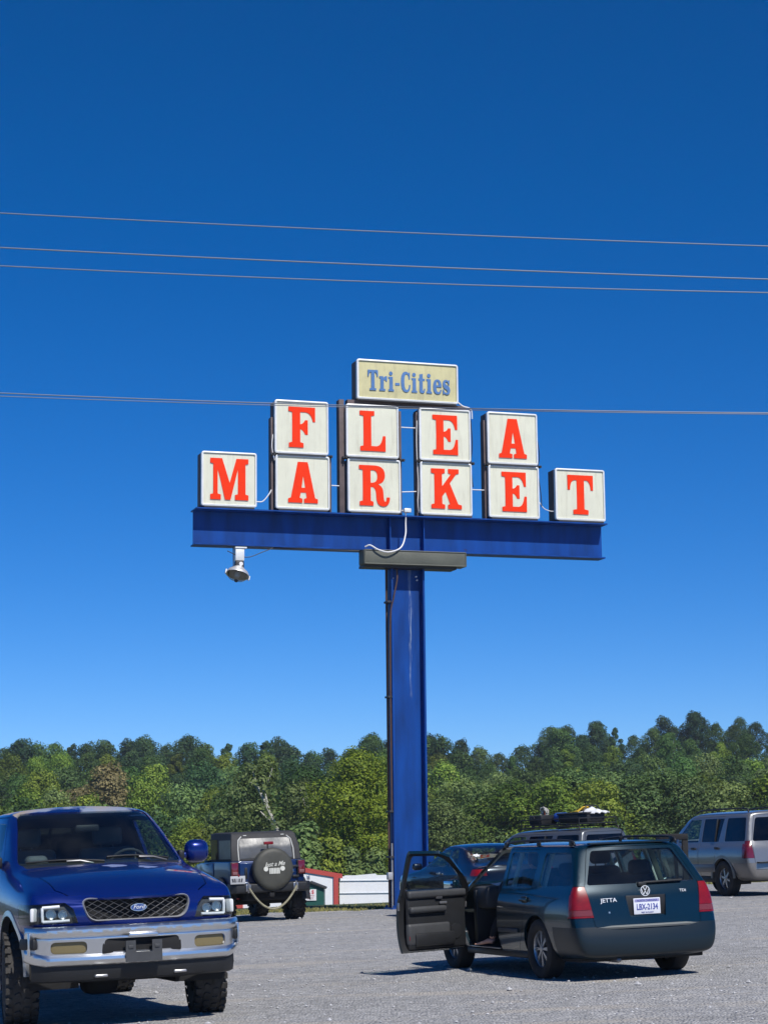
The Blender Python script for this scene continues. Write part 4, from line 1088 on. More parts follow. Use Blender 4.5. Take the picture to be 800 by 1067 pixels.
def arch_lip(root, cx, r, z, yf, m, name='wheel_arch_trim', t=.02, wd=.03, side=(1,-1), a0=-.15, a1=1.15):
    for s in side:
        mb = MB(); N = 28; f = []
        for k in range(N+1):
            a = PI*(a0 + (a1-a0)*k/N); c, d = math.cos(a), math.sin(a)
            row = []
            for (rr, yy) in ((r-.004, -.05), (r-.004, t), (r+wd, t*.7), (r+wd, -.02)):
                x, zz = cx + rr*c, z + rr*d; row.append(mb.bm.verts.new((x, s*(yf(x, zz)+yy), zz)))
            f.append(row)
        for i in range(N):
            for j in range(3): mb.bm.faces.new((f[i][j], f[i+1][j], f[i+1][j+1], f[i][j+1]))
        o = mb.build(name, m, root)
def well(root, cx, r, z, y0, y1):
    for s in (1,-1):
        mb = MB(); N = 20
        A = [[mb.bm.verts.new((cx + r*math.cos(PI*(-.1+1.2*k/N)), s*y, z + r*math.sin(PI*(-.1+1.2*k/N)))) for k in range(N+1)] for y in (y0, y1)]
        for k in range(N): mb.bm.faces.new((A[0][k], A[0][k+1], A[1][k+1], A[1][k]))
        mb.bm.faces.new([A[0][k] for k in range(N+1)])
        mb.build('wheel_well', P['under'], root)

def seat(root, x, y, z, m, w=.5, head=True, rec=.18, name='seat', hh=.62):
    mb = MB(); mb.box((x+.22, y, z+.09), (.52, w, .17), bev=.05, seg=3)
    rot = Matrix.Rotation(-rec, 3, 'Y')
    mb.box(Vector((x-.06,y,z+.12)) + rot @ Vector((0,0,hh/2)), (.15, w*.96, hh), rot=rot, bev=.055, seg=3)
    s = mb.build(name, m, root)
    if head:
        mb = MB(); mb.box(Vector((x-.06,y,z+.12)) + rot @ Vector((.01,0,hh+.12)), (.10, w*.5, .19), rot=rot, bev=.045, seg=3)
        for q in (-.06,.06): mb.tube([Vector((x-.06,y+q,z+.12)) + rot @ Vector((0,0,hh-.02)), Vector((x-.06,y+q,z+.12)) + rot @ Vector((0,0,hh+.06))], .008, 6)
        mb.build('headrest', m, s)
    return s

def steering(root, x, y, z, tilt=.45, r=.19):
    mb = MB(); rot = Matrix.Rotation(tilt, 3, 'Y'); pts = [Vector((x,y,z)) + rot @ Vector((0, r*math.cos(a), r*math.sin(a))) for a in [2*PI*k/28 for k in range(28)]]
    mb.tube(pts, .016, 8, closed=True)
    for a in (0, PI, -PI/2): mb.tube([(x,y,z), Vector((x,y,z)) + rot @ Vector((0, r*math.cos(a), r*math.sin(a)))], .015, 6)
    mb.lathe([(.001,-.03),(.06,-.03),(.06,.02),(.001,.03)], 16, (x,y,z), 'x')
    return mb.build('steering_wheel', P['plastic_grey'], root)

def tubes(name, root, m, paths, r, n=8):
    mb = MB()
    for p in paths: mb.tube(p, r, n)
    return mb.build(name, m, root)
def boxy(name, root, m, c, d, bev=.01, rot=None, smooth=True, seg=2):
    mb = MB(); mb.box(c, d, rot=rot, bev=bev, seg=seg); return mb.build(name, m, root, smooth)

from mathutils.bvhtree import BVHTree
def surf(o, p, d):
    """where a line through local point p along d meets part o"""
    bm_ = bmesh.new(); bm_.from_mesh(o.data); t = BVHTree.FromBMesh(bm_); bm_.free()
    h = t.ray_cast(Vector(p), Vector(d)); return (h[0], h[1]) if h[0] is not None else (Vector(p), -Vector(d))

def sframe(o, p, d, off, right):
    """frame lying on the surface hit from p along d, x axis close to right, lifted by off"""
    q, n = surf(o, p, d); n = n.normalized()
    if n.dot(Vector(d)) > 0: n = -n
    x = Vector(right); x = (x - n*x.dot(n)).normalized(); y = n.cross(x)
    return frame(q + n*off, x, y)
P['tread'] = mat('dusty_rubber', (.050,.047,.044), .85, noise=.35, nscale=9, spec=.25)
# ------------------------------------------------------------------ teal wagon with its front doors open
def wagon():
    root = empty('station_wagon', (0,0,0), 0, 'dark teal station wagon with both front doors open and a white licence plate', 'car')
    bright = mat('bright_badge', (.75,.76,.77), .35, metal=.3)
    pt = paint('teal_paint', (.0018,.019,.032), .35, .25)
    P['teal'] = pt
    tb = mat('teal_bumper', (.004,.012,.019), .45, coat=.3, coat_rough=.2, spec=.3)
    # P0 bottom .. P9 roof centre
    def rg(x, w, top, zb=.19, xs=None, zt=None):
        """w: five half widths for the lower body, top: (y, z) x4 ; xs: x offsets for the points"""
        xs = xs or [0]*10
        lo = [(0,zb),(w[0],zb),(w[1],zb+.06),(w[2],.46),(w[3],.64),(w[4],.84)]
        return [(x+xs[i], p[0], p[1]) for i, p in enumerate(lo+list(top))]
    rings = [
      rg(-1.00, (.64,.73,.775,.775,.755), [(.735,.955),(.575,1.345),(.46,1.388),(0,1.40)], .25, [.04,.02,0,0,.06,.085,.125,.36,.37,.36]),
      rg(-.945, (.69,.78,.825,.828,.808), [(.775,.95),(.61,1.358),(.50,1.408),(0,1.42)], .23, [0,0,0,.01,.05,.07,.10,.345,.36,.36]),
      rg(-.80, (.71,.795,.848,.852,.832), [(.785,.945),(.63,1.372),(.52,1.417),(0,1.43)], .21, [0,0,0,0,0,.0,.01,.27,.29,.30]),
      rg(-.50, (.72,.80,.855,.86,.84), [(.785,.945),(.635,1.385),(.53,1.425),(0,1.44)], .20, [0,0,0,0,0,0,.10,.10,.1,.1]),
      rg(0, (.73,.81,.863,.868,.848), [(.79,.942),(.645,1.39),(.54,1.43),(0,1.445)]),
      rg(.55, (.73,.81,.863,.868,.848), [(.79,.94),(.65,1.395),(.54,1.435),(0,1.45)]),
      rg(1.05, (.73,.81,.863,.868,.848), [(.79,.938),(.648,1.395),(.54,1.435),(0,1.45)]),
      rg(1.60, (.73,.81,.863,.868,.845), [(.79,.935),(.625,1.38),(.52,1.42),(0,1.435)], .19, [0,0,0,0,0,0,-.12,-.14,-.06,0]),
      rg(1.95, (.73,.81,.860,.865,.843), [(.785,.93),(.60,1.345),(.48,1.385),(0,1.41)], .19, [0,0,0,0,0,0,-.08,-.38,-.28,-.20]),
      rg(2.18, (.73,.81,.858,.862,.84), [(.775,.925),(.715,.99),(.5,1.01),(0,1.02)], .19, [0,0,0,0,0,0,0,-.02,.12,.2]),
      rg(2.51, (.73,.80,.855,.862,.82), [(.755,.885),(.66,.92),(.4,.945),(0,.955)]),
      rg(2.95, (.72,.78,.84,.845,.77), [(.70,.82),(.60,.855),(.36,.875),(0,.885)]),
      rg(3.25, (.68,.73,.79,.79,.70), [(.62,.74),(.52,.77),(.32,.79),(0,.80)]),
      rg(3.36, (.58,.64,.69,.68,.60), [(.54,.66),(.45,.68),(.28,.69),(0,.70)]),
    ]
    rings = [[(p[0], p[1], p[2]) for p in r_] for r_ in rings]
    cr = [(a,7,a+1,7,.35) for a in range(0,9)] + [(a,6,a+1,6,.45) for a in range(0,9)] + [(8,7,9,7,.6)]
    bm = shell(rings, 3, .05, .06, cr)
    # glass openings, side view (x, z)
    sides = [('side_window', [(-.76,.985),(.06,.975),(.06,1.33),(-.55,1.325)], P['glass'], .06),
             ('door_glass', [(.17,.975),(.97,.970),(.97,1.342),(.26,1.336),(.20,1.2)], None, .04)]
    out = {}
    fdoor = [(1.05,.255),(2.00,.255),(2.075,.50),(2.10,.93),(2.06,1.0),(1.90,1.155),(1.64,1.34),(1.48,1.395),(1.06,1.405)]
    fwin = fillet([(1.10,.965),(2.0,.955),(1.86,1.125),(1.60,1.315),(1.48,1.355),(1.115,1.362)], [.03,.04,.1,.1,.1,.05])
    rdoor = [(.42,.255),(1.02,.255),(1.02,1.372),(.24,1.365),(.13,1.0),(.14,.74),(.36,.50)]
    tailg = fillet([(-.61,.555),(.61,.555),(.665,.955),(.505,1.372),(-.505,1.372),(-.665,.955)], .03)
    rwin = fillet([(-.632,.985),(.632,.985),(.472,1.338),(-.472,1.338)], .035)
    lamp = [(.615,.655),(.93,.655),(.93,.975),(.665,.975)]
    rear = lambda c: c.x < -.45
    # rear lamps wrap round the corner
    for s in (1,-1):
        nb = piece(bm, [(s*a,b) for a,b in lamp], 'x', lambda c: c.x < -.80, .004, .003)
        low = piece(nb, [(s*.5,.675),(s*1.0,.675),(s*1.0,.735),(s*.5,.735)], 'x', lambda c: True, 0, .002)
        o = sheet('tail_light', nb, P['red_lens'], root, .02); sheet('reverse_lens', low, mat('pinkish_lens', (.16,.03,.03), .25, coat=.5), o, .018)
    # wheel arches
    for cx in (0, 2.51):
        for c_ in (L_, R_): 
            nb = piece(bm, arch(cx, .352, .325), 'y', lambda c, c_=c_: c_(c) and abs(c.y) > .45 and c.z < .8); nb.free()
    # tailgate with its window
    tg = piece(bm, tailg, 'x', rear, 0, .004)
    gl = piece(tg, rwin, 'x', lambda c: True, -.002)
    # licence recess
    rc = piece(tg, [(-.205,.645),(.205,.645),(.235,.862),(-.235,.862)], 'x', lambda c: True); rc.free()
    tgo = sheet('tailgate', tg, [pt, P['plastic_grey']], root, .03, 1)
    sheet('rear_window', gl, P['glass'], tgo, .005)
    # doors and side glass
    doors = {}
    for s, c_ in ((1, L_), (-1, R_)):
        d = piece(bm, fdoor, 'y', c_, 0, .004); g = piece(d, fwin, 'y', lambda c: True, -.006)
        doors[s] = (d, g)
        d = piece(bm, rdoor, 'y', c_, 0, .004); g = piece(d, fillet(sides[1][1], .04), 'y', lambda c: True, -.006)
        ro = sheet('rear_door', d, [pt, P['plastic_grey']], root, .03, 1); sheet('door_glass', g, P['glass'], ro, .004)
        g = piece(bm, fillet(sides[0][1], .06), 'y', c_, -.006); sheet('side_window', g, P['glass'], root, .004)
    ws = piece(bm, fillet([(-.66,1.00),(.66,1.00),(.49,1.36),(-.49,1.36)], .05), 'x', lambda c: c.x > 1.45, -.004)
    sheet('windshield', ws, P['glass'], root, .005)
    # bumper skin: everything at the back under the tailgate
    bp_ = lift(bm, cut(bm, [(Vector((0,0,.56)), Vector((0,0,1))), (Vector((-.42,0,0)), Vector((1,0,0)))], lambda c: c.x < -.3 and c.z > .21), 0)
    sheet('rear_bumper', bp_, tb, root, .02)
    sheet('body', bm, [pt, P['trim_beige']], root, .03, 1)
    # bumper ledge
    mb = MB(); N = 30
    def plan(y, x0=-1.035, k=.16, w=.80): t = abs(y)/w; return x0 + k*t**3.2
    A = []
    for i in range(N+1):
        y = -.74 + 1.48*i/N; A.append([mb.bm.verts.new(q) for q in ((plan(y)+.02,y,.536),(plan(y)+.010,y,.55),(plan(y)+.03,y,.562),(plan(y)+.12,y,.566))])
    for i in range(N):
        for j in range(3): mb.bm.faces.new((A[i][j],A[i+1][j],A[i+1][j+1],A[i][j+1]))
    o = mb.build('bumper_ledge', mat('bumper_step', (.19,.20,.19), .45), root); solid(o, .01, 0)
    # plate, recess, badges, wiper
    xp = surf(tgo, (-1.4, .30, .75), (1,0,0))[0].x - .004
    boxy('plate_recess', tgo, P['plastic'], (xp+.045,0,.752), (.05,.46,.225), .008)
    boxy('recess_chrome', tgo, P['teal'], (xp+.005,0,.648), (.02,.40,.02), .004)
    pl = boxy('licence_plate', tgo, P['plate'], (xp,0,.748), (.008,.31,.165), .002)
    fr = lambda y, z, x=xp-.006: frame((x, y, z), (0,-1,0), (0,0,1))
    pb = mat('plate_print', (.07,.09,.33), .5)
    text_obj('plate_number', 'LBX-2134', .085, pb, pl, fr(0,.738), .002, bold=.002, sx=.72)
    text_obj('plate_state', 'NORTH CAROLINA', .030, pb, pl, fr(0,.805), .002, sx=.9, bold=.0006)
    boxy('plate_band', pl, mat('plate_lilac', (.30,.30,.50), .5), (xp-.0045,0,.806), (.002,.29,.03), 0)
    text_obj('plate_motto', 'FIRST IN FLIGHT', .022, pb, pl, fr(0,.682), .002, sx=.9)
    def xr(z): return -.935 + max(0,(z-.60))*.06
    ex = surf(tgo, (-1.4, 0, .905), (1,0,0))[0].x - .001
    em = MB(); em.lathe([(.001,0),(.052,0),(.055,-.006),(.048,-.010),(.001,-.010)], 24, (ex,0,.905), 'x'); emb = em.build('emblem', P['plastic'], tgo)
    # ring and the two stacked letters
    em = MB(); em.lathe([(.047,-.008),(.055,-.008),(.055,-.014),(.047,-.014)], 28, (ex,0,.905), 'x', closed=True)
    F_ = frame((ex-.0085,0,.905), (0,-1,0), (0,0,1))
    def stroke2(pts, w):
        for a, b in zip(pts, pts[1:]):
            a, b = Vector(a), Vector(b); n = (b-a).normalized(); n = Vector((-n.y, n.x))*w/2
            em.poly([[tuple(a-n), tuple(b-n), tuple(b+n), tuple(a+n)]], F_, .003+.0004*random.random())
    stroke2([(-.022,.041),(0,.002),(.022,.041)], .008); stroke2([(-.042,.018),(-.020,-.040),(0,-.004),(.020,-.040),(.042,.018)], .008)
    em.build('emblem_ring', bright, emb, angle=30)
    sf = lambda y, z: surf(tgo, (-1.3, y, z), (1,0,0))[0].x
    text_obj('model_badge', 'JETTA', .060, bright, tgo, sframe(tgo,(-1.3,.43,.822),(1,0,0),.004,(0,-1,0)), .006, bold=.0005, sx=1.15)
    text_obj('engine_badge', 'TDI', .042, bright, tgo, sframe(tgo,(-1.3,-.45,.888),(1,0,0),.004,(0,-1,0)), .005, bold=.0, sx=1.2)
    mb = MB(); mb.lathe([(.001,0),(.01,0),(.01,-.008),(.001,-.008)], 12, (sf(.44,.7)-.002,.44,.70), 'x'); mb.build('lock', P['chrome'], tgo)
    ws_ = lambda y, z: tuple(surf(tgo, (-1.4, y, min(z,.975)), (1,0,0))[0] + Vector((-.018,0,z-min(z,.975))))
    tubes('wiper', tgo, P['plastic'], [[ws_(.02,.97), ws_(0,.992), ws_(-.22,.995), ws_(-.46,1.0)]], .012)
    boxy('wiper_base', tgo, P['plastic'], (-.90,.02,.975), (.05,.10,.045), .015)
    # roof rails, antenna
    for s in (1,-1):
        rail = [(-.55,s*.60,1.40),(-.50,s*.60,1.440),(-.3,s*.605,1.458),(.4,s*.61,1.468),(1.0,s*.60,1.458),(1.32,s*.585,1.425),(1.40,s*.58,1.39)]
        mb = MB(); mb.tube(curve3(rail,6), .013, 8)
        for xx in (-.46,.38,1.28): mb.box((xx, s*.60, 1.425), (.08,.026,.06), bev=.008)
        mb.build('roof_rail', P['plastic'], root)
    mb = MB(); mb.tube([(-.42,0,1.43),(-.44,0,1.47)], .018, 8); mb.tube([(-.44,0,1.47),(-.62,0,1.80)], .004, 5); mb.build('antenna', P['plastic'], root)
    boxy('spoiler_lip', root, pt, (-.615,0,1.412), (.07,.96,.022), .01)
    # side mouldings, handles
    for s in (1,-1):
        for x0, x1 in ((.46,1.0),):
            boxy('side_moulding', root, P['plastic_grey'], ((x0+x1)/2, s*.872, .50), (x1-x0,.018,.045), .006)
        boxy('door_handle', root, pt, (.30, s*.862, .835), (.19,.03,.035), .012); boxy('handle_cup', root, P['plastic'], (.30,s*.848,.835), (.13,.012,.07), .005)
        boxy('sill', root, P['plastic'], (1.25,s*.775,.235), (1.75,.06,.07), .02)
        boxy('door_sill_strip', root, P['alloy'], (1.55,s*.80,.285), (.9,.035,.012), .003)
    # underbody, wells, interior
    boxy('floor_pan', root, P['under'], (1.2,0,.24), (4.0,1.42,.09), .01)
    for cx in (0, 2.51): well(root, cx, .36, .325, .52, .80)
    boxy('exhaust_pipe', root, P['alloy_dull'], (-.75,.35,.21), (.4,.06,.05), .02)
    boxy('dashboard', root, P['plastic_grey'], (1.93,0,.83), (.42,1.42,.26), .06)
    boxy('cowl_panel', root, P['plastic'], (2.02,0,.62), (.10,1.45,.6), .02)
    boxy('centre_console', root, P['plastic'], (1.3,0,.45), (.9,.22,.3), .04)
    boxy('cargo_cover', root, P['plastic'], (-.30,0,.90), (.75,1.30,.02), .006)
    boxy('boot_floor', root, P['plastic'], (-.35,0,.5), (.9,1.2,.5), .02)
    for y in (.36,-.36): seat(root, 1.02, y, .42, P['cloth'], .50)
    mb = MB(); seat(root, .18, .0, .42, P['cloth'], 1.25, head=False, name='rear_bench', hh=.55)
    for y in (.42, -.42): boxy('rear_headrest', root, P['cloth'], (.0,y,1.13), (.10,.26,.17), .05, seg=3)
    for s in (1,-1): boxy('pillar_trim', root, P['trim_beige'], (1.0, s*.60, 1.12), (.09,.03,.52), .012, rot=Matrix.Rotation(s*.33,3,'X'))
    for s in (1,-1): boxy('pillar_trim', root, P['trim_beige'], (.12, s*.62, 1.14), (.08,.03,.42), .012, rot=Matrix.Rotation(s*.33,3,'X'))
    steering(root, 1.66, .36, .86)
    mb = MB(); mb.box((1.6,0,1.33), (.05,.22,.07), bev=.02); mb.build('rear_view_mirror', P['plastic'], root)
    tm, rm, bk = tyre_mesh(.317,.195,.20), rim_mesh(.205,.17,8,.10,P['alloy'],True,.1), brake_mesh(.2)
    wheels(root, [(0,.745),(0,-.745),(2.51,.745),(2.51,-.745)], .317, .195, tm, rm, bk)
    # front doors swung open about their hinges
    for s in (1,-1):
        d, g = doors[s]; H = Vector((2.085, s*.845, 0)); ang = s*-R(69 if s == 1 else 62)
        # forward-hinged: rear edge swings outwards
        Mx = Matrix.Translation(H) @ Matrix.Rotation(ang, 4, 'Z') @ Matrix.Translation(-H)
        hinge = bpy.data.objects.new('front_door', None)
        do = sheet('front_door', d, [pt, P['plastic']], root, .035, 1); bpy.data.objects.remove(hinge)
        go = sheet('door_glass', g, P['glass'], do, .004)
        yb = lambda z: .80 if z < .8 else .78
        card = boxy('door_card', do, P['plastic'], (1.58, s*.775, .62), (.90,.06,.66), .03)
        boxy('door_card_lower', do, P['plastic_grey'], (1.45, s*.77, .46), (.66,.085,.26), .05, seg=3)
        boxy('map_pocket', do, P['plastic'], (1.52, s*.735, .40), (.62,.06,.15), .03)
        boxy('armrest', do, P['plastic_grey'], (1.42, s*.735, .735), (.56,.09,.075), .03, seg=3)
        boxy('door_top_trim', do, P['plastic_grey'], (1.58, s*.745, .905), (.90,.07,.09), .03, seg=3)
        boxy('inner_handle', do, P['alloy'], (1.66, s*.722, .80), (.11,.02,.03), .008); boxy('window_switch', do, P['alloy_dull'], (1.60, s*.722,.87), (.10,.012,.05), .01)
        mb = MB(); mb.lathe([(.001,0),(.085,0),(.085,-s*.012),(.001,-s*.018)], 24, (1.86, s*.745, .47), 'y'); mb.build('speaker_grille', P['plastic'], do)
        boxy('door_reflector', do, P['red_lens'], (1.17, s*.738, .42), (.07,.008,.05), .004)
        boxy('latch', do, P['alloy'], (1.058, s*.82, .78), (.01,.03,.09), .003)
        boxy('side_moulding', do, P['plastic_grey'], (1.55, s*.872, .50), (.94,.018,.045), .006)
        boxy('door_handle', do, pt, (1.22, s*.862, .835), (.19,.03,.035), .012)
        mb = MB(); mb.box((2.0, s*.93, .985), (.10,.19,.13), bev=.035, seg=3); mb.box((2.02,s*.84,.96),(.05,.08,.05), bev=.01); mo = mb.build('wing_mirror', pt, do)
        boxy('mirror_glass', mo, P['mirror'], (1.948, s*.935, .985), (.006,.155,.10), .002)
        do.matrix_local = Mx
    # hinge hardware in the door opening
    for z in (.42,.76): boxy('hinge', root, P['alloy_dull'], (2.09,.83,z), (.06,.05,.07), .01)
    # things on the parcel shelf
    return root
wag = wagon()
WH = R(20)
place(wag, (1.70+3.23)/2-.06, 22.75, PI/2 + WH)
# ------------------------------------------------------------------ blue pickup
def peel_paint(name, base, scale, lo, hi, zmask=None, ymask=None, worn=(.22,.24,.33), warm=None):
    """clear-coat failure: chalky patches with ragged edges"""
    m = mat(name, base, .26, metal=.45, coat=1, coat_rough=.04); nt = m.node_tree; N = nt.nodes.new; L = nt.links.new; b = nt.nodes['Principled BSDF']
    tc = N('ShaderNodeTexCoord'); n = N('ShaderNodeTexNoise'); n.inputs['Scale'].default_value = scale; n.inputs['Detail'].default_value = 10; n.inputs['Roughness'].default_value = .6; n.inputs['Distortion'].default_value = .6
    L(tc.outputs['Object'], n.inputs['Vector'])
    fac = n.outputs['Fac']
    if zmask:
        # limited to patches lying round given spots (x, y, radius)
        acc = None
        for (x, y, r) in zmask:
            d = N('ShaderNodeVectorMath'); d.operation = 'DISTANCE'; sx = N('ShaderNodeVectorMath'); sx.operation = 'MULTIPLY'; sx.inputs[1].default_value = (1,1,0); L(tc.outputs['Object'], sx.inputs[0]); L(sx.outputs[0], d.inputs[0]); d.inputs[1].default_value = (x,y,0)
            mr = N('ShaderNodeMapRange'); mr.inputs['From Min'].default_value = 0; mr.inputs['From Max'].default_value = r; mr.inputs['To Min'].default_value = .21; mr.inputs['To Max'].default_value = -.30; mr.clamp = True; L(d.outputs['Value'], mr.inputs['Value'])
            if acc is None: acc = mr.outputs[0]
            else:
                mm = N('ShaderNodeMath'); mm.operation = 'MAXIMUM'; L(acc, mm.inputs[0]); L(mr.outputs[0], mm.inputs[1]); acc = mm.outputs[0]
        ad = N('ShaderNodeMath'); ad.operation = 'ADD'; L(fac, ad.inputs[0]); L(acc, ad.inputs[1]); fac = ad.outputs[0]
    t = N('ShaderNodeMapRange'); t.inputs['From Min'].default_value = lo; t.inputs['From Max'].default_value = hi; L(fac, t.inputs['Value'])
    # bright ragged rim of each patch
    mx = N('ShaderNodeMix'); mx.data_type = 'RGBA'; L(t.outputs[0], mx.inputs[0]); mx.inputs[6].default_value = (*base,1); mx.inputs[7].default_value = (*worn,1)
    col = mx.outputs[2]
    if warm:
        n2 = N('ShaderNodeTexNoise'); n2.inputs['Scale'].default_value = 1.1; n2.inputs['Detail'].default_value = 4; L(tc.outputs['Object'], n2.inputs['Vector'])
        t2 = N('ShaderNodeMapRange'); t2.inputs['From Min'].default_value = .45; t2.inputs['From Max'].default_value = .6; L(n2.outputs['Fac'], t2.inputs['Value'])
        m3 = N('ShaderNodeMix'); m3.data_type = 'RGBA'; L(t2.outputs[0], m3.inputs[0]); m3.inputs[6].default_value = (*worn,1); m3.inputs[7].default_value = (*warm,1); L(m3.outputs[2], mx.inputs[7])
    L(col, b.inputs['Base Color'])
    for nm, a, c in (('Roughness',.26,.75),('Coat Weight',1,.05),('Metallic',.45,0)):
        r = N('ShaderNodeMapRange'); r.inputs['To Min'].default_value = a; r.inputs['To Max'].default_value = c; L(t.outputs[0], r.inputs['Value']); L(r.outputs[0], b.inputs[nm])
    return m

def pickup():
    root = empty('pickup_truck', (0,0,0), 0, 'metallic blue pickup truck with chrome bumper, peeling hood paint and chunky off-road tyres', 'pickup truck')
    BL = (.0025,.016,.15)
    pt = mat('blue_paint', BL, .26, metal=.4, coat=.65, coat_rough=.04, noise=.08, nscale=3, spec=.35)
    hood = peel_paint('hood_paint', BL, 3.2, .525, .535, [(.06,.0,.34),(.08,.30,.28)], worn=(.15,.19,.34))
    roofm = peel_paint('roof_paint', BL, 2.3, .43, .50, worn=(.20,.24,.33), warm=(.33,.27,.22))
    def rg(x, zb, w, top, xs=None):
        xs = xs or [0]*10
        lo = [(0,zb),(w[0],zb),(w[1],zb+.05),(w[2],.82),(w[3],1.0),(w[4],1.16)]
        return [(x+xs[i], p[0], p[1]) for i, p in enumerate(lo+list(top))]
    rings = [
      rg(-2.42, .55, (.78,.86,.93,.945,.93), [(.885,1.36),(.71,1.79),(.58,1.85),(0,1.875)], [0,0,0,0,0,0,0,.06,.07,.05]),
      rg(-2.34, .54, (.80,.89,.955,.965,.95), [(.905,1.36),(.725,1.80),(.59,1.865),(0,1.89)], [0,0,0,0,0,0,0,.06,.06,.05]),
      rg(-1.9, .53, (.80,.90,.965,.975,.955), [(.91,1.355),(.735,1.81),(.60,1.87),(0,1.90)]),
      rg(-1.45, .53, (.80,.90,.965,.975,.955), [(.91,1.35),(.735,1.81),(.60,1.87),(0,1.905)]),
      rg(-1.05, .53, (.80,.90,.965,.975,.955), [(.905,1.34),(.715,1.79),(.58,1.855),(0,1.89)], [0,0,0,0,0,0,0,-.12,-.02,.03]),
      rg(-.62, .53, (.80,.90,.965,.975,.952), [(.895,1.325),(.835,1.35),(.55,1.385),(0,1.40)], [0,0,0,0,0,0,.04,.12,.26,.38]),
      rg(-.22, .54, (.80,.91,.975,.985,.955), [(.880,1.29),(.79,1.325),(.50,1.36),(0,1.375)], [0,0,0,0,0,0,0,.03,.12,.2]),
      rg(.20, .56, (.80,.91,.985,.99,.955), [(.872,1.25),(.78,1.285),(.48,1.32),(0,1.335)]),
      rg(.52, .62, (.80,.90,.975,.98,.94), [(.855,1.195),(.76,1.23),(.46,1.265),(0,1.28)]),
      rg(.70, .70, (.78,.88,.955,.962,.92), [(.835,1.135),(.745,1.165),(.45,1.195),(0,1.21)]),
      rg(.79, .76, (.74,.84,.91,.925,.885), [(.80,1.085),(.72,1.11),(.44,1.14),(0,1.15)], [0,0,0,0,0,-.01,-.02,-.01,.02,.05]),
      rg(.83, .80, (.68,.77,.84,.86,.82), [(.74,1.03),(.66,1.055),(.42,1.08),(0,1.09)], [0,0,0,.0,.0,-.01,-.02,-.01,.03,.06]),
    ]
    rings = [[(p[0], p[1], p[2] + (.055 if p[2] > 1.5 else 0)) for p in r_] for r_ in rings]
    for i, z3, z4 in ((10,.86,.97),(11,.87,.95)):
        r_ = rings[i]; r_[3] = (r_[3][0], r_[3][1], z3); r_[4] = (r_[4][0], r_[4][1], z4); r_[5] = (r_[5][0], r_[5][1], 1.02 if i == 11 else 1.05)
    cr = [(a,7,a+1,7,.3) for a in range(0,4)] + [(4,7,5,7,.5)] + [(a,6,a+1,6,.5) for a in range(0,5)] + [(9,k,9,k+1,.25) for k in range(6,9)] + [(a,7,a+1,7,.35) for a in range(5,9)]
    bm = shell(rings, 3, .0, .18, cr)
    front = lambda c: c.x > .45
    nose_t = BVHTree.FromBMesh(bm)
    def nose(y, z):
        h = nose_t.ray_cast(Vector((1.6, y, z)), Vector((-1,0,0))); return h[0].x if h[0] is not None else .9
    # front openings: grille and lamps
    gp = fillet([(-.44,.88),(.44,.88),(.51,1.078),(-.51,1.078)], [.085,.085,.095,.095], 6)
    gr = piece(bm, gp, 'x', front); gr.free()
    lamps = {}
    for s in (1,-1):
        lp = [(s*.535,.865),(s*1.02,.862),(s*1.02,1.04),(s*.64,1.05),(s*.575,.995)]
        lamps[s] = piece(bm, lp, 'x', lambda c: c.x > .42, .0)
    # arches
    for c_ in (L_, R_):
        nb = piece(bm, arch(0, .505, .44, 22), 'y', lambda c, c_=c_: c_(c) and abs(c.y) > .5 and c.z < 1.1); nb.free()
    # cab glass and doors
    ws = piece(bm, fillet([(-.80,1.375),(.80,1.375),(.645,1.885),(-.645,1.885)], .06), 'x', lambda c: -1.3 < c.x < .25 and c.z > 1.3 , -.008)
    wso = sheet('windshield', ws, mat('x', (0,0,0)) if False else P['glass'], root, .006)
    for c_ in (L_, R_):
        d = piece(bm, [(-2.05,.62),(-.92,.62),(-.80,.80),(-.74,1.33),(-.80,1.385),(-1.20,1.85),(-2.05,1.86)], 'y', c_, 0, .005)
        g = piece(d, fillet([(-1.98,1.375),(-.93,1.365),(-1.26,1.79),(-1.98,1.81)], .04), 'y', lambda c: True, -.006)
        do = sheet('door', d, [pt, P['plastic']], root, .03, 1); sheet('door_glass', g, P['glass'], do, .004)
    rw = piece(bm, fillet([(-.60,1.40),(.60,1.40),(.53,1.75),(-.53,1.75)], .05), 'x', lambda c: c.x < -2.2, -.004); sheet('rear_window', rw, P['dark_glass'], root, .004)
    # hood with its shut line
    hd = piece(bm, [(-.30,-.735),(.20,-.755),(.71,-.70),(.80,-.60),(.93,-.3),(.98,0),(.93,.3),(.80,.60),(.71,.70),(.20,.755),(-.30,.735),(-.17,.4),(-.115,0),(-.17,-.4)][::-1], 'z', lambda c: c.z > 1.105 and c.x > -.45 and c.z < 1.45 , 0, .006)
    rf = piece(bm, [(-2.6,-.69),(-1.10,-.66),(-1.02,-.3),(-1.0,0),(-1.02,.3),(-1.10,.66),(-2.6,.69)], 'z', lambda c: c.z > 1.85)
    cw = piece(bm, [(-.30,-.745),(-.30,.745),(-.66,.80),(-.66,-.80)], 'z', lambda c: 1.335 < c.z < 1.43) if False else piece(bm, [(-.66,-.80),(-.30,-.74),(-.16,-.45),(-.09,0),(-.16,.45),(-.30,.74),(-.66,.80)], 'z', lambda c: 1.31 < c.z < 1.43)
    sheet('cowl', cw, P['plastic'], root, .01)
    body = sheet('body', bm, [pt, P['under']], root, .02, 1)
    sheet('hood', hd, [hood, P['under']], root, .02, 1)
    sheet('roof', rf, [roofm, P['plastic']], root, .02, 1)
    # lamp units: dark bowl, lens, light bar, reflectors
    barm = mat('light_bar', (.82,.84,.86), .35)
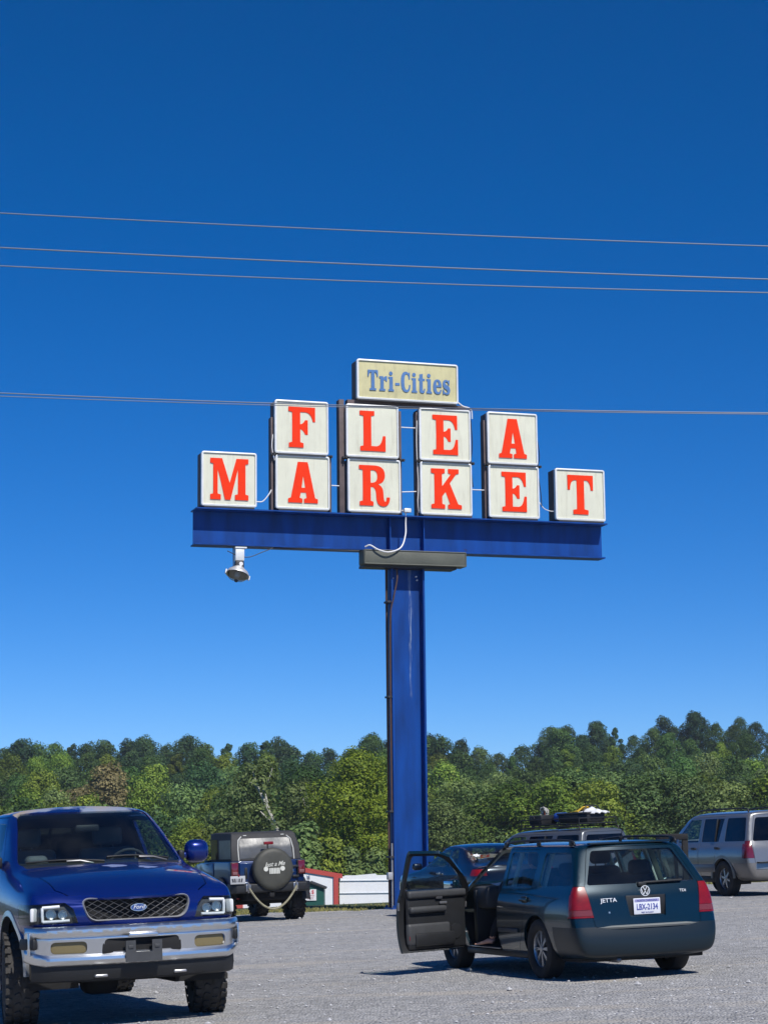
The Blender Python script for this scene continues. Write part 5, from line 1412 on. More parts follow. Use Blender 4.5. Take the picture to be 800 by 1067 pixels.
    for s in (1,-1):
        lb = lamps[s].copy(); lb2 = lamps[s].copy()
        for v in lb.verts: v.co.x -= .055
        ho = sheet('headlight', lb, P['plastic_grey'], root, .02)
        lens = sheet('headlight_lens', lamps[s], P['clear'], ho, .006); lb2.free()
        def nx(y, s=s, lens=lens): return surf(lens, (1.5, s*y, .95), (-1,0,0))[0].x
        def pth(pts): return [(nx(min(y,.86))-.018, s*y, z) for y, z in pts]
        mb = MB()
        for seg in ([(.605,.893),(.68,.89),(.76,.889),(.835,.888)], [(.835,.888),(.838,.95),(.838,1.012)], [(.838,1.012),(.78,1.014),(.69,1.018)]): mb.tube(pth(seg), .0135, 8)
        mb.build('light_bar', barm, ho)
        for y, z, r in ((.665,.945,.038),(.765,.952,.043)):
            x = nx(y)-.042
            mb = MB(); mb.lathe([(.001,.0),(r*.8,.0),(r,.022),(r*1.05,.022),(r*1.05,-.02),(.001,-.02)], 24, (x,s*y,z), 'x'); mb.build('lamp_bowl', P['chrome'], ho)
            mb = MB(); mb.lathe([(r*.78,.004),(r*.6,.018),(r*.3,.026),(.001,.03)], 20, (x,s*y,z), 'x'); mb.build('projector_lens', P['clear'], ho)
        boxy('side_reflector', ho, P['white'], (nx(.86)-.06, s*.905, .95), (.03,.085,.12), .015, rot=Matrix.Rotation(-s*.7,3,'Z'))
    # grille
    go_x = lambda y, z=.98: nose(y, z)
    gout = fillet([(-.45,.872),(.45,.872),(.52,1.085),(-.52,1.085)], [.09,.09,.10,.10], 8)
    gin = fillet([(-.432,.888),(.432,.888),(.500,1.070),(-.500,1.070)], [.08,.08,.09,.09], 8)
    g0 = bpy.data.objects.new('grille', None)
    bpy.data.objects.remove(g0)
    mb = MB(); Lp = len(gout)
    for i in range(Lp):
        a, b, c, d = gout[i], gout[(i+1)%Lp], gin[(i+1)%Lp], gin[i]
        q = [((a[0]),(a[1])), b, c, d]
        mid = [((a[0]+d[0])/2,(a[1]+d[1])/2), ((b[0]+c[0])/2,(b[1]+c[1])/2)]
        P_ = lambda p, dx: mb.bm.verts.new((go_x(p[0], p[1])+dx, p[0], p[1]))
        va, vb, vm, vn, vd, vc = P_(a,-.004), P_(b,-.004), P_(mid[0],.016), P_(mid[1],.016), P_(d,.002), P_(c,.002)
        ve, vf = P_(d,-.05), P_(c,-.05)
        mb.bm.faces.new((va,vb,vn,vm)); mb.bm.faces.new((vm,vn,vc,vd)); mb.bm.faces.new((vd,vc,vf,ve))
    bmesh.ops.remove_doubles(mb.bm, verts=mb.bm.verts[:], dist=1e-5)
    gs = mb.build('grille', mat('satin_silver', (.55,.55,.56), .4, metal=.6), root, angle=60)
    mb = MB(); hh = fillet([(-.47,.86),(.47,.86),(.52,1.09),(-.52,1.09)],.03)
    mb.poly([hh], frame((.80,0,0),(0,1,0),(0,0,1)), .01); mb.build('grille_backing', P['under'], gs, smooth=False)
    mb = MB(); inn = fillet([(-.432,.888),(.432,.888),(.500,1.070),(-.500,1.070)], .08, 6)
    for sgn in (1,-1):
        k = -1.4
        while k < 1.4:
            sgm = clip_seg((k, .85), (k+sgn*.46, 1.10), inn)
            if sgm:
                (a, za), (b, zb) = sgm; n = 5
                mb.tube([(go_x(a+(b-a)*t/n, za+(zb-za)*t/n)-.020 - (.003 if sgn>0 else 0), a+(b-a)*t/n, za+(zb-za)*t/n) for t in range(n+1)], .0024, 5)
            k += .095
    mb.build('grille_mesh', mat('mesh_grey', (.11,.11,.115), .4, metal=.5), gs, angle=60)
    # oval emblem
    fe = frame((go_x(0)-.002,0,.982),(0,1,0),(0,0,1))
    mb = MB(); mb.poly([ellipse(0,0,.074,.034,36)], fe, .012); em = mb.build('emblem', P['chrome'], gs, angle=50)
    mb = MB(); mb.poly([ellipse(0,0,.067,.028,36)], fe, .0145); mb.build('emblem_field', mat('emblem_blue', (.03,.07,.25), .35, coat=.5), em, angle=50)
    text_obj('emblem_script', 'Ford', .052, P['white'], em, fe @ Matrix.Translation((0,.003,.0165)), .003, shear=.35, sx=1.05)
    # chrome bumper: swept profile with openings
    bx = lambda y: 1.10 - .185*(abs(y)/.98)**2 - max(0, abs(y)-.80)**2*5.2
    prof = [(-.055,.845),(-.012,.838),(.012,.815),(.014,.785),(-.004,.758),(-.022,.745),(-.020,.735),(-.030,.66),(-.038,.60),(-.014,.575),(-.012,.55),(-.05,.515),(-.075,.498),(-.11,.493)]
    bmb = bmesh.new(); NB = 72; V = []
    for i in range(NB+1):
        t = -1 + 2*i/NB; y = .985*math.copysign(abs(t)**.9, t); pin = max(0,abs(y)-.80)/.185
        V.append([bmb.verts.new((bx(y)+dx, y, z + (.0 if z > .6 else .055*pin**2))) for dx, z in prof])
    # returns towards the wheels
    for i in range(NB):
        for j in range(len(prof)-1): bmb.faces.new((V[i][j],V[i+1][j],V[i+1][j+1],V[i][j+1]))
    bmesh.ops.recalc_face_normals(bmb, faces=bmb.faces[:])
    if sum(f.normal.x for f in bmb.faces) < 0: bmesh.ops.reverse_faces(bmb, faces=bmb.faces[:])
    slot = fillet([(-.335,.612),(.335,.612),(.345,.725),(-.345,.725)], .055, 6); piece(bmb, slot, 'x', lambda c: True).free()
    for s in (1,-1):
        fg = fillet([(s*.49,.607),(s*.80,.610),(s*.80,.712),(s*.49,.712)], .05, 6); sheet('fog_light', piece(bmb, fg, 'x', lambda c: True, -.022), P['amber_lens'], root, .01)
    bo = sheet('front_bumper', bmb, P['chrome'], root, .012)
    for s in (1,-1):
        boxy('bumper_return', bo, P['chrome'], (.70, s*.955, .70), (.26,.02,.20), .01, rot=Matrix.Rotation(s*.06,3,'Z'))
        boxy('bumper_end_pad', bo, P['plastic'], (.755, s*.957, .70), (.24,.05,.10), .02, rot=Matrix.Rotation(-s*.35,3,'Z'))
    boxy('bumper_slot', bo, P['under'], (1.02,0,.668), (.06,.72,.14), .01)
    boxy('bumper_step_pad', bo, P['chrome'], (1.107,0,.748), (.02,.26,.03), .006)
    # plate bracket, valance, tow hooks
    mb = MB(); mb.poly([[(-.165,.515),(.165,.515),(.165,.70),(.075,.70),(.075,.60),(-.075,.60),(-.075,.70),(-.165,.70)]], frame((1.098,-.0,0),(0,1,0),(0,0,1)), .02); 
    mb.box((1.121,.12,.645),(.01,.045,.03), bev=.004); mb.box((1.121,-.12,.645),(.01,.045,.03), bev=.004); mb.build('plate_bracket', P['plastic_grey'], bo)
    mb = MB(); A = []
    for i in range(41):
        y = -.93 + 1.86*i/40; A.append([mb.bm.verts.new((bx(y)-dx, y, z)) for dx, z in ((.10,.52),(.09,.45),(.12,.38),(.22,.36))])
    for i in range(40):
        for j in range(3): mb.bm.faces.new((A[i][j],A[i+1][j],A[i+1][j+1],A[i][j+1]))
    va = mb.build('valance', P['plastic'], root); solid(va, .012, 0)
    for s in (1,-1): boxy('tow_hook', root, P['alloy'], (.955, s*.36, .405), (.10,.12,.028), .012, seg=3)
    boxy('skid_beam', root, P['under'], (.3,0,.42), (.9,1.0,.16), .03)
    tubes('front_axle', root, P['under'], [[(0,-.75,.40),(0,.75,.40)]], .055); boxy('differential', root, P['under'], (.02,-.15,.38), (.3,.34,.28), .09, seg=3)
    tubes('tie_bar', root, P['alloy_dull'], [[(.18,-.55,.40),(.18,.60,.42)]], .018)
    boxy('frame_rails', root, P['under'], (-1.6,0,.55), (4.6,.9,.16), .02)
    boxy('firewall', root, P['under'], (-.62,0,1.0), (.08,1.7,.8), .02)
    # arch trims (bright) and wells
    def yf(x, z): return .952 + .02*math.exp(-((z-.95)/.2)**2) - max(0,x-.3)*.11
    arch_lip(root, 0, .500, .44, yf, P['chrome'], t=.022, wd=.045, a0=-.02, a1=1.12)
    well(root, 0, .52, .44, .45, .90)
    # cowl, wipers
    wsurf = lambda y, z: surf(wso, (1.5, y, z), (-1,0,0))[0]
    for (ya, arm, b0, b1) in ((.62, .30, (.66,1.405), (.02,1.435)), (-.12, -.38, (-.02,1.400), (-.72,1.405))):
        pv = Vector((-.23 - .25*abs(ya)**2, ya, 1.383))
        Q = lambda y, z: wsurf(y, z) + Vector((.018,0,0))
        mid = Q((b0[0]+b1[0])/2, (b0[1]+b1[1])/2+.005)
        bl = [Q(b0[0]+(b1[0]-b0[0])*t/10, b0[1]+(b1[1]-b0[1])*t/10 + .018*math.sin(PI*t/10)) for t in range(11)]
        w_ = tubes('wiper', root, P['alloy_dull'], [[pv, pv.lerp(mid,.5)+Vector((.02,0,.015)), mid+Vector((.012,0,0))]], .010)
        tubes('wiper_blade', w_, P['plastic'], [bl], .009)
    # interior
    boxy('dashboard', root, P['plastic_grey'], (-.72,0,1.24), (.42,1.55,.20), .06, seg=3)
    for y in (.42,-.42): seat(root, -1.75, y, .85, P['cloth_grey'], .62, hh=.56, rec=.12)
    boxy('cab_floor', root, P['under'], (-1.5,0,.66), (1.8,1.6,.1), .01)
    steering(root, -1.05, .42, 1.32, .45, .195)
    boxy('rear_view_mirror', root, P['plastic'], (-.98,0,1.72), (.04,.24,.07), .02)
    boxy('dash_bag', root, mat('pale_bag', (.12,.13,.14), .7, noise=.3), (-.80,-.55,1.40), (.16,.22,.14), .05, seg=3)
    # mirrors: blue pods on both doors
    for s in (1,-1):
        mb = MB(); mb.box((-.86, s*1.075, 1.455), (.17,.245,.225), bev=.085, seg=5); mb.box((-.86, s*.95, 1.42), (.07,.16,.06), bev=.02); mo = mb.build('wing_mirror', pt, root, angle=60)
        boxy('mirror_glass', mo, P['mirror'], (-.948, s*1.08, 1.455), (.006,.17,.15), .002)
        boxy('mirror_base', root, P['plastic'], (-.85, s*.905, 1.42), (.14,.06,.10), .02)
    # bed and tail
    bd = empty('x') if False else None
    mb = MB(); prof2 = [(.93,.60),(.97,.85),(.975,1.10),(.955,1.30),(.93,1.33),(.86,1.33),(.86,.80),(0,.80)]
    for s in (1,-1):
        A = [[mb.bm.verts.new((x, s*y*(1 if x > -4.3 else .985), z)) for y, z in prof2] for x in (-2.47,-3.2,-3.9,-4.35,-4.42)]
        for i in range(4):
            for j in range(len(prof2)-1): mb.bm.faces.new((A[i][j],A[i+1][j],A[i+1][j+1],A[i][j+1]))
    mb.box((-4.42,0,1.0),(.05,1.84,.6), bev=.01); mb.box((-2.50,0,1.05),(.03,1.86,.5), bev=.01)
    mb.build('bed', pt, root)
    boxy('rear_bumper', root, P['chrome'], (-4.55,0,.66), (.14,1.86,.18), .03)
    tm, rm, bk = tyre_mesh(.42,.285,.215,28), rim_mesh(.215,.24,5,.3,P['chrome'],False,.2), brake_mesh(.2)
    tm.materials[0] = P['tread']
    wheels(root, [(0,.885),(0,-.885),(-3.52,.885),(-3.52,-.885)], .42, .285, tm, rm, bk, -R(8))
    # suspension lift: everything but the running gear sits a little higher
    for o in root.children:
        if o.name.split('.')[0] not in ('wheel','front_axle','differential','tie_bar'): o.location.z += .055
    return root
tr = pickup()
TH = R(21.5)
place(tr, -2.55, 19.55, -PI/2 + TH)
# ------------------------------------------------------------------ soft-top off-roader seen from behind
def jeep():
    root = empty('off_roader', (0,0,0), 0, 'dark blue soft-top off-road vehicle with a covered spare wheel on its tailgate', 'off-road vehicle')
    pt = mat('jeep_blue', (.003,.020,.09), .35, metal=.3, coat=.5, noise=.05)
    top = mat('soft_top_fabric', (.030,.030,.032), .75, noise=.2, nscale=3, bump=.3, bscale=7)
    vin = mat('vinyl_window', (.075,.08,.085), .35, coat=.25, noise=.25, nscale=5, bump=.5, bscale=5)
    zs = mat('zip_tape', (.50,.50,.47), .7)
    def hull(name, secs, m, parent=root, bev=.02):
        """box-like body lofted through rectangular sections (x, half width, z0, z1)"""
        bm = bmesh.new(); V = []
        for x, w, z0, z1 in secs: V.append([bm.verts.new(p) for p in ((x,-w,z0),(x,w,z0),(x,w,z1),(x,-w,z1))])
        for a, b in zip(V, V[1:]):
            for k in range(4): bm.faces.new((a[k],a[(k+1)%4],b[(k+1)%4],b[k]))
        bm.faces.new(V[0][::-1]); bm.faces.new(V[-1])
        bmesh.ops.recalc_face_normals(bm, faces=bm.faces[:])
        if bev: bmesh.ops.bevel(bm, geom=[e for e in bm.edges if e.calc_face_angle(0) > .3], offset=bev, segments=3, profile=.5, affect='EDGES')
        return bm_obj(name, bm, m, parent)
    hull('body_tub', [(-.62,.77,.66,1.22),(-.45,.79,.60,1.22),(.50,.79,.60,1.22),(1.60,.79,.60,1.20),(1.72,.76,.62,1.20)], pt)
    hull('hood', [(1.66,.74,.66,1.20),(2.3,.66,.68,1.17),(2.80,.58,.70,1.12),(2.86,.55,.72,1.05)], pt)
    hull('chassis', [(-.60,.42,.46,.66),(2.9,.40,.46,.66)], P['under'], bev=.01)
    tg = hull('tailgate', [(-.655,.60,.74,1.19),(-.60,.60,.74,1.19)], pt, bev=.012)
    for z in (.88,1.08): boxy('tailgate_hinge', tg, P['plastic'], (-.67,-.58,z), (.03,.14,.05), .01)
    boxy('tailgate_vent', tg, P['plastic'], (-.662,.47,.98), (.02,.06,.22), .01)
    boxy('tailgate_badge', tg, P['chrome'], (-.66,.47,.785), (.012,.13,.035), .006)
    boxy('tailgate_badge', tg, P['chrome'], (-.66,-.50,.99), (.012,.08,.07), .01)
    # soft top with sloping back, windows and light zips
    hull('soft_top', [(-.56,.745,1.20,1.24),(-.50,.735,1.20,1.52),(-.38,.685,1.20,1.765),(-.28,.665,1.20,1.80),(.7,.68,1.20,1.815),(1.20,.66,1.20,1.80)], top, bev=.035)
    so_ = [o for o in root.children if o.name.startswith('soft_top')][0]
    mb = MB(); 
    def back(y, z): return surf(so_, (-1.5, y, z), (1,0,0))[0]
    mb.grid(lambda u, v: back(-.53+1.06*u + .03*(1-v)*(u-.5)*2, 1.27+.40*v) + Vector((-.006-.006*math.sin(u*9)*math.sin(v*5),0,0)), 12, 8)
    w_ = mb.build('rear_window', vin, so_, normals=False); solid(w_, .004, 1)
    for s in (1,-1):
        tubes('zip', so_, zs, [[back(s*.585,1.23)+Vector((-.012,0,0)), back(s*.585,1.45)+Vector((-.012,0,0)), back(s*.555,1.64)+Vector((-.012,0,0)), back(s*.48,1.71)+Vector((-.01,0,0))]], .013, 6)
        boxy('strap', so_, zs, (-.40, s*.40, 1.73), (.03,.07,.02), .004)
        mb = MB(); sd = lambda x, z: surf(so_, (x, s*2, z), (0,-s,0))[0]
        mb.grid(lambda u, v: sd(-.38+.85*u, 1.27+.38*v) + Vector((0,s*.008,0)), 8, 5); q = mb.build('side_window', vin, so_, normals=False); solid(q, .004, 1)
        mb = MB(); mb.grid(lambda u, v: sd(.60+.5*u, 1.27+.40*v) + Vector((0,s*.008,0)), 6, 5); q = mb.build('door_window', P['dark_glass'], so_, normals=False); solid(q, .004, 1)
        boxy('wing_mirror', root, P['plastic'], (1.45, s*.96, 1.30), (.10,.20,.20), .04, seg=3)
        boxy('door', root, pt, (1.02, s*.797, .93), (.92,.02,.52), .01)
        # flares
        for cx in (0, 2.42):
            mb = MB(); N = 16; f = []
            for k in range(N+1):
                a = PI*(.02+.96*k/N); x, z = cx + .53*math.cos(a)*1.02, .40+.53*math.sin(a)*.93
                f.append([mb.bm.verts.new(p) for p in ((x,s*.74,z-.02),(x,s*.75,z+.03),(x*1+0,s*.90,z+.01),(x,s*.925,z-.05),(x,s*.915,z-.05),(x,s*.89,z-.02))])
            for i in range(N):
                for j in range(6): mb.bm.faces.new((f[i][j],f[i+1][j],f[i+1][(j+1)%6],f[i][(j+1)%6]))
            mb.bm.faces.new(f[0]); mb.bm.faces.new(f[-1]); mb.build('fender_flare', P['plastic'], root)
        tl = boxy('tail_light', root, P['dark_red_lens'], (-.655, s*.705, 1.06), (.07,.145,.27), .02)
        boxy('lamp_guard', tl, P['plastic'], (-.64, s*.705, 1.06), (.05,.175,.30), .012); boxy('reverse_lens', tl, mat('smoked_lens', (.22,.10,.10), .3), (-.694, s*.705, .985), (.004,.10,.06), .001)
        boxy('bumper_reflector', root, P['alloy'], (-.80, s*.80, .84), (.03,.06,.09), .01)
        mb = MB(); mb.tube([(-.90,s*.50,.60),(-.94,s*.50,.66),(-.94,s*.50,.74),(-.90,s*.50,.78)], .02, 8); mb.box((-.88,s*.50,.69),(.05,.10,.14), bev=.01); mb.build('shackle', P['alloy'], root)
    hull('rear_bumper', [(-.88,.74,.60,.76),(-.78,.84,.58,.78),(-.62,.86,.58,.78)], P['plastic'], bev=.015)
    boxy('hitch', root, P['under'], (-.80,0,.54), (.16,.10,.09), .01)
    boxy('rear_axle', root, P['under'], (0,0,.40), (.12,1.3,.12), .04); boxy('fuel_tank', root, P['under'], (-.35,0,.52), (.5,.9,.2), .05)
    # spare wheel under a worn cover
    cov = mat('spare_cover', (.052,.052,.042), .6, noise=.25, nscale=4, bump=.2, bscale=9)
    mb = MB(); mb.lathe([(.001,-.965),(.20,-.968),(.33,-.962),(.395,-.945),(.418,-.91),(.420,-.80),(.40,-.73),(.30,-.70),(.001,-.70)], 48, (0,-.03,1.045), 'x'); sp = mb.build('spare_wheel_cover', cov, root, angle=50)
    wh = mat('white_print', (.60,.60,.54), .7, noise=.1)
    F_ = frame((-.969,-.03,1.045), (0,-1,0), (0,0,1))
    mb = MB()
    for s in (-1,1): mb.poly([ellipse(s*.175,.005,.048,.048,20)], F_, .006)
    for k in range(7): mb.poly([fillet([(-.105+k*.0325,-.095),(-.080+k*.0325,-.095),(-.080+k*.0325,.02),(-.105+k*.0325,.02)],.006,2)], F_, .006)
    mb.build('grille_print', wh, sp, smooth=False)
    text_obj('cover_script', 'Just a Me', .125, wh, sp, F_ @ Matrix.Translation((.01,.095,.002)) @ Matrix.Rotation(.06,4,'Z'), .006, shear=.45, bold=.001, sx=.9)
    boxy('third_brake_light', root, P['red_lens'], (-.66,-.02,1.565), (.05,.20,.06), .012); tubes('brake_light_bracket', root, P['plastic'], [[(-.66,0,1.2),(-.66,0,1.55)]], .015)
    # plate under the left lamp
    pl = boxy('licence_plate', root, mat('dull_plate', (.42,.43,.44), .5), (-.905,.72,.855), (.01,.31,.16), .003)
    bk_ = mat('plate_black', (.05,.05,.06), .5)
    mb = MB()
    for i, (y, w, h) in enumerate(((.105,.035,.07),(.06,.03,.075),(.015,.012,.07),(-.03,.032,.07),(-.08,.03,.072))): mb.box((-.912,.72+y,.85), (.004,w,h), rot=Matrix.Rotation((i-2)*.12,3,'X'))
    mb.build('plate_print', bk_, pl, smooth=False)
    boxy('plate_lamp', root, P['red_lens'], (-.91,.70,.945), (.02,.03,.05), .006)
    # interior
    boxy('dashboard', root, P['plastic'], (1.5,0,1.15), (.3,1.4,.2), .05)
    for y in (.35,-.35): seat(root, .55, y, .75, P['cloth'], .5)
    tm, rm, bk = tyre_mesh(.41,.27,.215,26), rim_mesh(.215,.22,5,.3,P['alloy'],False,.2), brake_mesh(.2)
    wheels(root, [(0,.74),(0,-.74),(2.42,.74),(2.42,-.74)], .41, .27, tm, rm, bk)
    return root
jp = jeep(); JH = R(21)
place(jp, -2.62, 42.66, PI/2 + JH)
# tow strap slung between the two shackles: a thing of its own
bpy.context.view_layer.update()
mb = MB(); mb.tube(sag((-.96,.50,.68), (-.96,-.50,.70), .43, 22), .021, 7)
ts = mb.build('tow_strap', mat('dirty_rope', (.27,.25,.17), .9, noise=.4, nscale=14)); ts.matrix_world = jp.matrix_world.copy()
tag(ts, 'dirty beige tow strap slung between the rear bumper shackles of the off-roader', 'tow strap')

# ------------------------------------------------------------------ sport utility vehicles and the dark coupe
def suv(name, label, cat, pt, L=4.9, W=1.88, H=1.80, wb=2.87, ro=1.05, wr=.375, belt=1.12, clad=None, lamp=P['dark_red_lens'], rimf=None, rails=True, cover=P['dark_glass'], hood=1.05, slope=0.):
    root = empty(name, (0,0,0), 0, label, cat)
    w = W/2; xb = -ro; xf = L-ro
    def rg(x, lo, top, zb=.30, xs=None):
        xs = xs or [0]*10
        pts = [(0,zb),(lo[0],zb),(lo[1],zb+.07),(lo[2],.60),(lo[3],.80),(lo[4],belt-.10)] + list(top)
        return [(x+xs[i], p[0], p[1]) for i, p in enumerate(pts)]
    A = (w*.80,w*.90,w*.985,w,w*.975); B = (w*.74,w*.83,w*.91,w*.925,w*.90); Bh = belt
    rt_ = [(w*.915,Bh),(w*.755,H-.09),(w*.63,H-.03),(0,H)]
    rings = [
      rg(xb, B, [(w*.85,Bh),(w*.70,H-.13),(w*.57,H-.075),(0,H-.055)], .36, [.05,.02,0,0,.03,.05,.10,.22,.21,.19]),
      rg(xb+.07, (w*.78,w*.88,w*.955,w*.965,w*.945), [(w*.89,Bh),(w*.735,H-.105),(w*.61,H-.045),(0,H-.02)], .34, [0,0,0,0,0,.01,.06,.18,.17,.16]),
      rg(xb+.25, A, rt_, .32, [0,0,0,0,0,0,.02,.08,.08,.08]), rg(-.1, A, rt_), rg(.75, A, rt_), rg(1.35, A, rt_),
      rg(1.80, A, [(w*.91,Bh),(w*.74,H-.12),(w*.60,H-.06),(0,H-.03)], .30, [0,0,0,0,0,0,0,-.12,-.05,0]),
      rg(2.25, A, [(w*.90,Bh-.01),(w*.82,Bh+.05),(w*.56,Bh+.09),(0,Bh+.10)], .30, [0,0,0,0,0,0,.02,.04,.16,.22]),
      rg(wb-.05, A, [(w*.87,hood),(w*.77,hood+.045),(w*.5,hood+.075),(0,hood+.08)]),
      rg(wb+.45, A, [(w*.84,hood-.05),(w*.73,hood-.01),(w*.46,hood+.02),(0,hood+.03)]),
      rg(xf-.12, (w*.78,w*.86,w*.93,w*.935,w*.89), [(w*.80,hood-.13),(w*.69,hood-.09),(w*.44,hood-.06),(0,hood-.05)], .34),
      rg(xf, (w*.68,w*.76,w*.82,w*.82,w*.78), [(w*.70,hood-.22),(w*.6,hood-.19),(w*.4,hood-.17),(0,hood-.16)], .40),
    ]
    cr = [(a,7,a+1,7,.3) for a in range(0,7)] + [(a,6,a+1,6,.5) for a in range(0,7)] + [(6,7,7,7,.5)]
    bm = shell(rings, 2, .05, .05, cr)
    rear = lambda c: c.x < xb + .45
    for s in (1,-1):
        nb = piece(bm, [(s*w*.80,.80),(s*w*1.1,.80),(s*w*1.1,Bh+.04),(s*w*.83,Bh+.04)], 'x', lambda c: c.x < xb+.24, .004, .003)
        sheet('tail_light', nb, lamp, root, .02)
    for cx in (0, wb):
        for c_ in (L_, R_): piece(bm, arch(cx, wr+.055, wr+.01), 'y', lambda c, c_=c_: c_(c) and abs(c.y) > .45 and c.z < 1.1).free()
    tg = piece(bm, fillet([(-w*.79,.56),(w*.79,.56),(w*.80,Bh),(w*.62,H-.10),(-w*.62,H-.10),(-w*.80,Bh)], .03), 'x', rear, 0, .005)
    gl = piece(tg, fillet([(-w*.77,Bh+.03),(w*.77,Bh+.03),(w*.60,H-.16),(-w*.60,H-.16)], .05), 'x', lambda c: True, .004)
    tgo = sheet('tailgate', tg, [pt, P['plastic']], root, .03, 1); sheet('rear_window', gl, cover, tgo, .005)
    zt, zb_ = H-.155, Bh+.035
    for s, c_ in ((1,L_),(-1,R_)):
        g = piece(bm, fillet([(xb+.22,zb_),(-.02,zb_),(-.02,zt),(xb+.31,zt)], .05), 'y', c_, -.004); sheet('side_window', g, cover, root, .004)
        d = piece(bm, [(.02+wr,.36),(.98,.36),(.98,H-.115),(.05,H-.115),(.05,.86),(.16,.72),(.36,.52)], 'y', c_, 0, .005)
        g = piece(d, fillet([(.11,zb_),(.93,zb_),(.93,zt),(.11,zt)], .04), 'y', lambda c: True, -.004); do = sheet('rear_door', d, [pt, P['plastic']], root, .03, 1); sheet('door_glass', g, cover, do, .004)
        boxy('window_divider', do, P['plastic'], (.36, s*w*.852, (zt+zb_)/2), (.03,.03,zt-zb_), .004, rot=Matrix.Rotation(s*.22,3,'X'))
        d = piece(bm, [(1.0,.36),(2.02,.36),(2.08,.60),(2.12,Bh),(2.05,Bh+.06),(1.74,H-.14),(1.0,H-.115)], 'y', c_, 0, .005)
        g = piece(d, fillet([(1.06,zb_),(1.98,zb_),(1.70,zt-.01),(1.06,zt)], .04), 'y', lambda c: True, -.004); do2 = sheet('front_door', d, [pt, P['plastic']], root, .03, 1); sheet('door_glass', g, P['glass'], do2, .004)
        for q, x in ((do,.20),(do2,1.18)): boxy('door_handle', q, P['plastic'], (x, s*w*.985, Bh-.10), (.17,.03,.05), .012)
        boxy('wing_mirror', root, P['plastic'], (1.98, s*(w+.12), Bh+.05), (.14,.22,.18), .05, seg=3)
        if clad:
            boxy('side_cladding', root, clad, (.98, s*w*.985, .60), (1.35,.03,.17), .012); boxy('sill', root, P['plastic'], (1.35, s*w*.90, .36), (2.0,.07,.12), .02)
            for cx in (0, wb): pass
        if rails:
            mb = MB(); mb.tube(curve3([(xb+.35,s*w*.66,H-.04),(xb+.42,s*w*.66,H+.03),(-.2,s*w*.665,H+.045),(1.1,s*w*.66,H+.035),(1.45,s*w*.65,H-.02)],6), .018, 8); mb.build('roof_rail', P['plastic'], root)
    arch_c = clad or pt
    for cx in (0, wb):
        arch_lip(root, cx, wr+.05, wr+.01, lambda x, z: w*.985, arch_c, t=.012, wd=.06, a0=.0, a1=1.0)
        well(root, cx, wr+.06, wr+.01, .50, w*.93)
    ws = piece(bm, fillet([(-w*.82,Bh+.09),(w*.82,Bh+.09),(w*.66,H-.085),(-w*.66,H-.085)], .05), 'x', lambda c: c.x > 1.6 and c.z > Bh+.05, -.004); sheet('windshield', ws, P['glass'], root, .005)
    bp_ = lift(bm, cut(bm, [(Vector((0,0,.70)), Vector((0,0,1))), (Vector((-.42-wr*.15,0,0)), Vector((1,0,0)))], lambda c: c.x < -.3 and c.z > .33), .012)
    sheet('rear_bumper', bp_, clad or pt, root, .02)
    sheet('body', bm, [pt, P['plastic']], root, .03, 1)
    boxy('bumper_step', root, P['plastic'], (xb-.02,0,.705), (.16,W*.76,.025), .008)
    pl = boxy('licence_plate', tgo, P['plate'], (xb-.045,0,.86), (.01,.31,.16), .003)
    boxy('floor_pan', root, P['under'], (wb*.45,0,.36), (L*.85,W*.78,.12), .02)
    boxy('exhaust_pipe', root, P['alloy_dull'], (xb+.15,-.5,.32), (.4,.07,.07), .03)
    boxy('dashboard', root, P['plastic'], (1.95,0,Bh-.08), (.35,W*.8,.22), .06)
    for y in (w*.42,-w*.42): seat(root, 1.05, y, .65, P['cloth_grey'], .5)
    seat(root, .15, 0, .65, P['cloth_grey'], 1.25, head=False, name='rear_bench')
    tm, rm, bk = tyre_mesh(wr,.235,wr*.60), rimf or rim_mesh(wr*.62,.2,6,.26,P['alloy'],False,.12), brake_mesh(wr*.55)
    wheels(root, [(0,w-.135),(0,-w+.135),(wb,w-.135),(wb,-w+.135)], wr, .235, tm, rm, bk)
    return root
silver = mat('silver_paint', (.235,.237,.24), .3, metal=.55, coat=.8, noise=.04)
pewter = mat('lower_cladding', (.17,.16,.15), .42, metal=.3, coat=.3, noise=.08)
sv = suv('sport_utility_vehicle', 'silver sport utility vehicle with black side glass parked at the right edge, rear towards us', 'sport utility vehicle', silver, clad=pewter)
place(sv, 8.26, 46.1, PI/2 + R(22)); sv.scale = (1.03,1.03,1.03)
grey = mat('grey_paint', (.13,.14,.15), .3, metal=.5, coat=.8, noise=.05)
s2 = suv('sport_utility_vehicle', 'grey sport utility vehicle carrying a loaded roof rack, half hidden behind the teal wagon', 'sport utility vehicle', grey, L=4.6, W=1.80, H=1.72, belt=1.10, wb=2.70)
place(s2, 4.2, 45.0, PI/2 + R(37)); s2.scale = (.94,.94,.94)
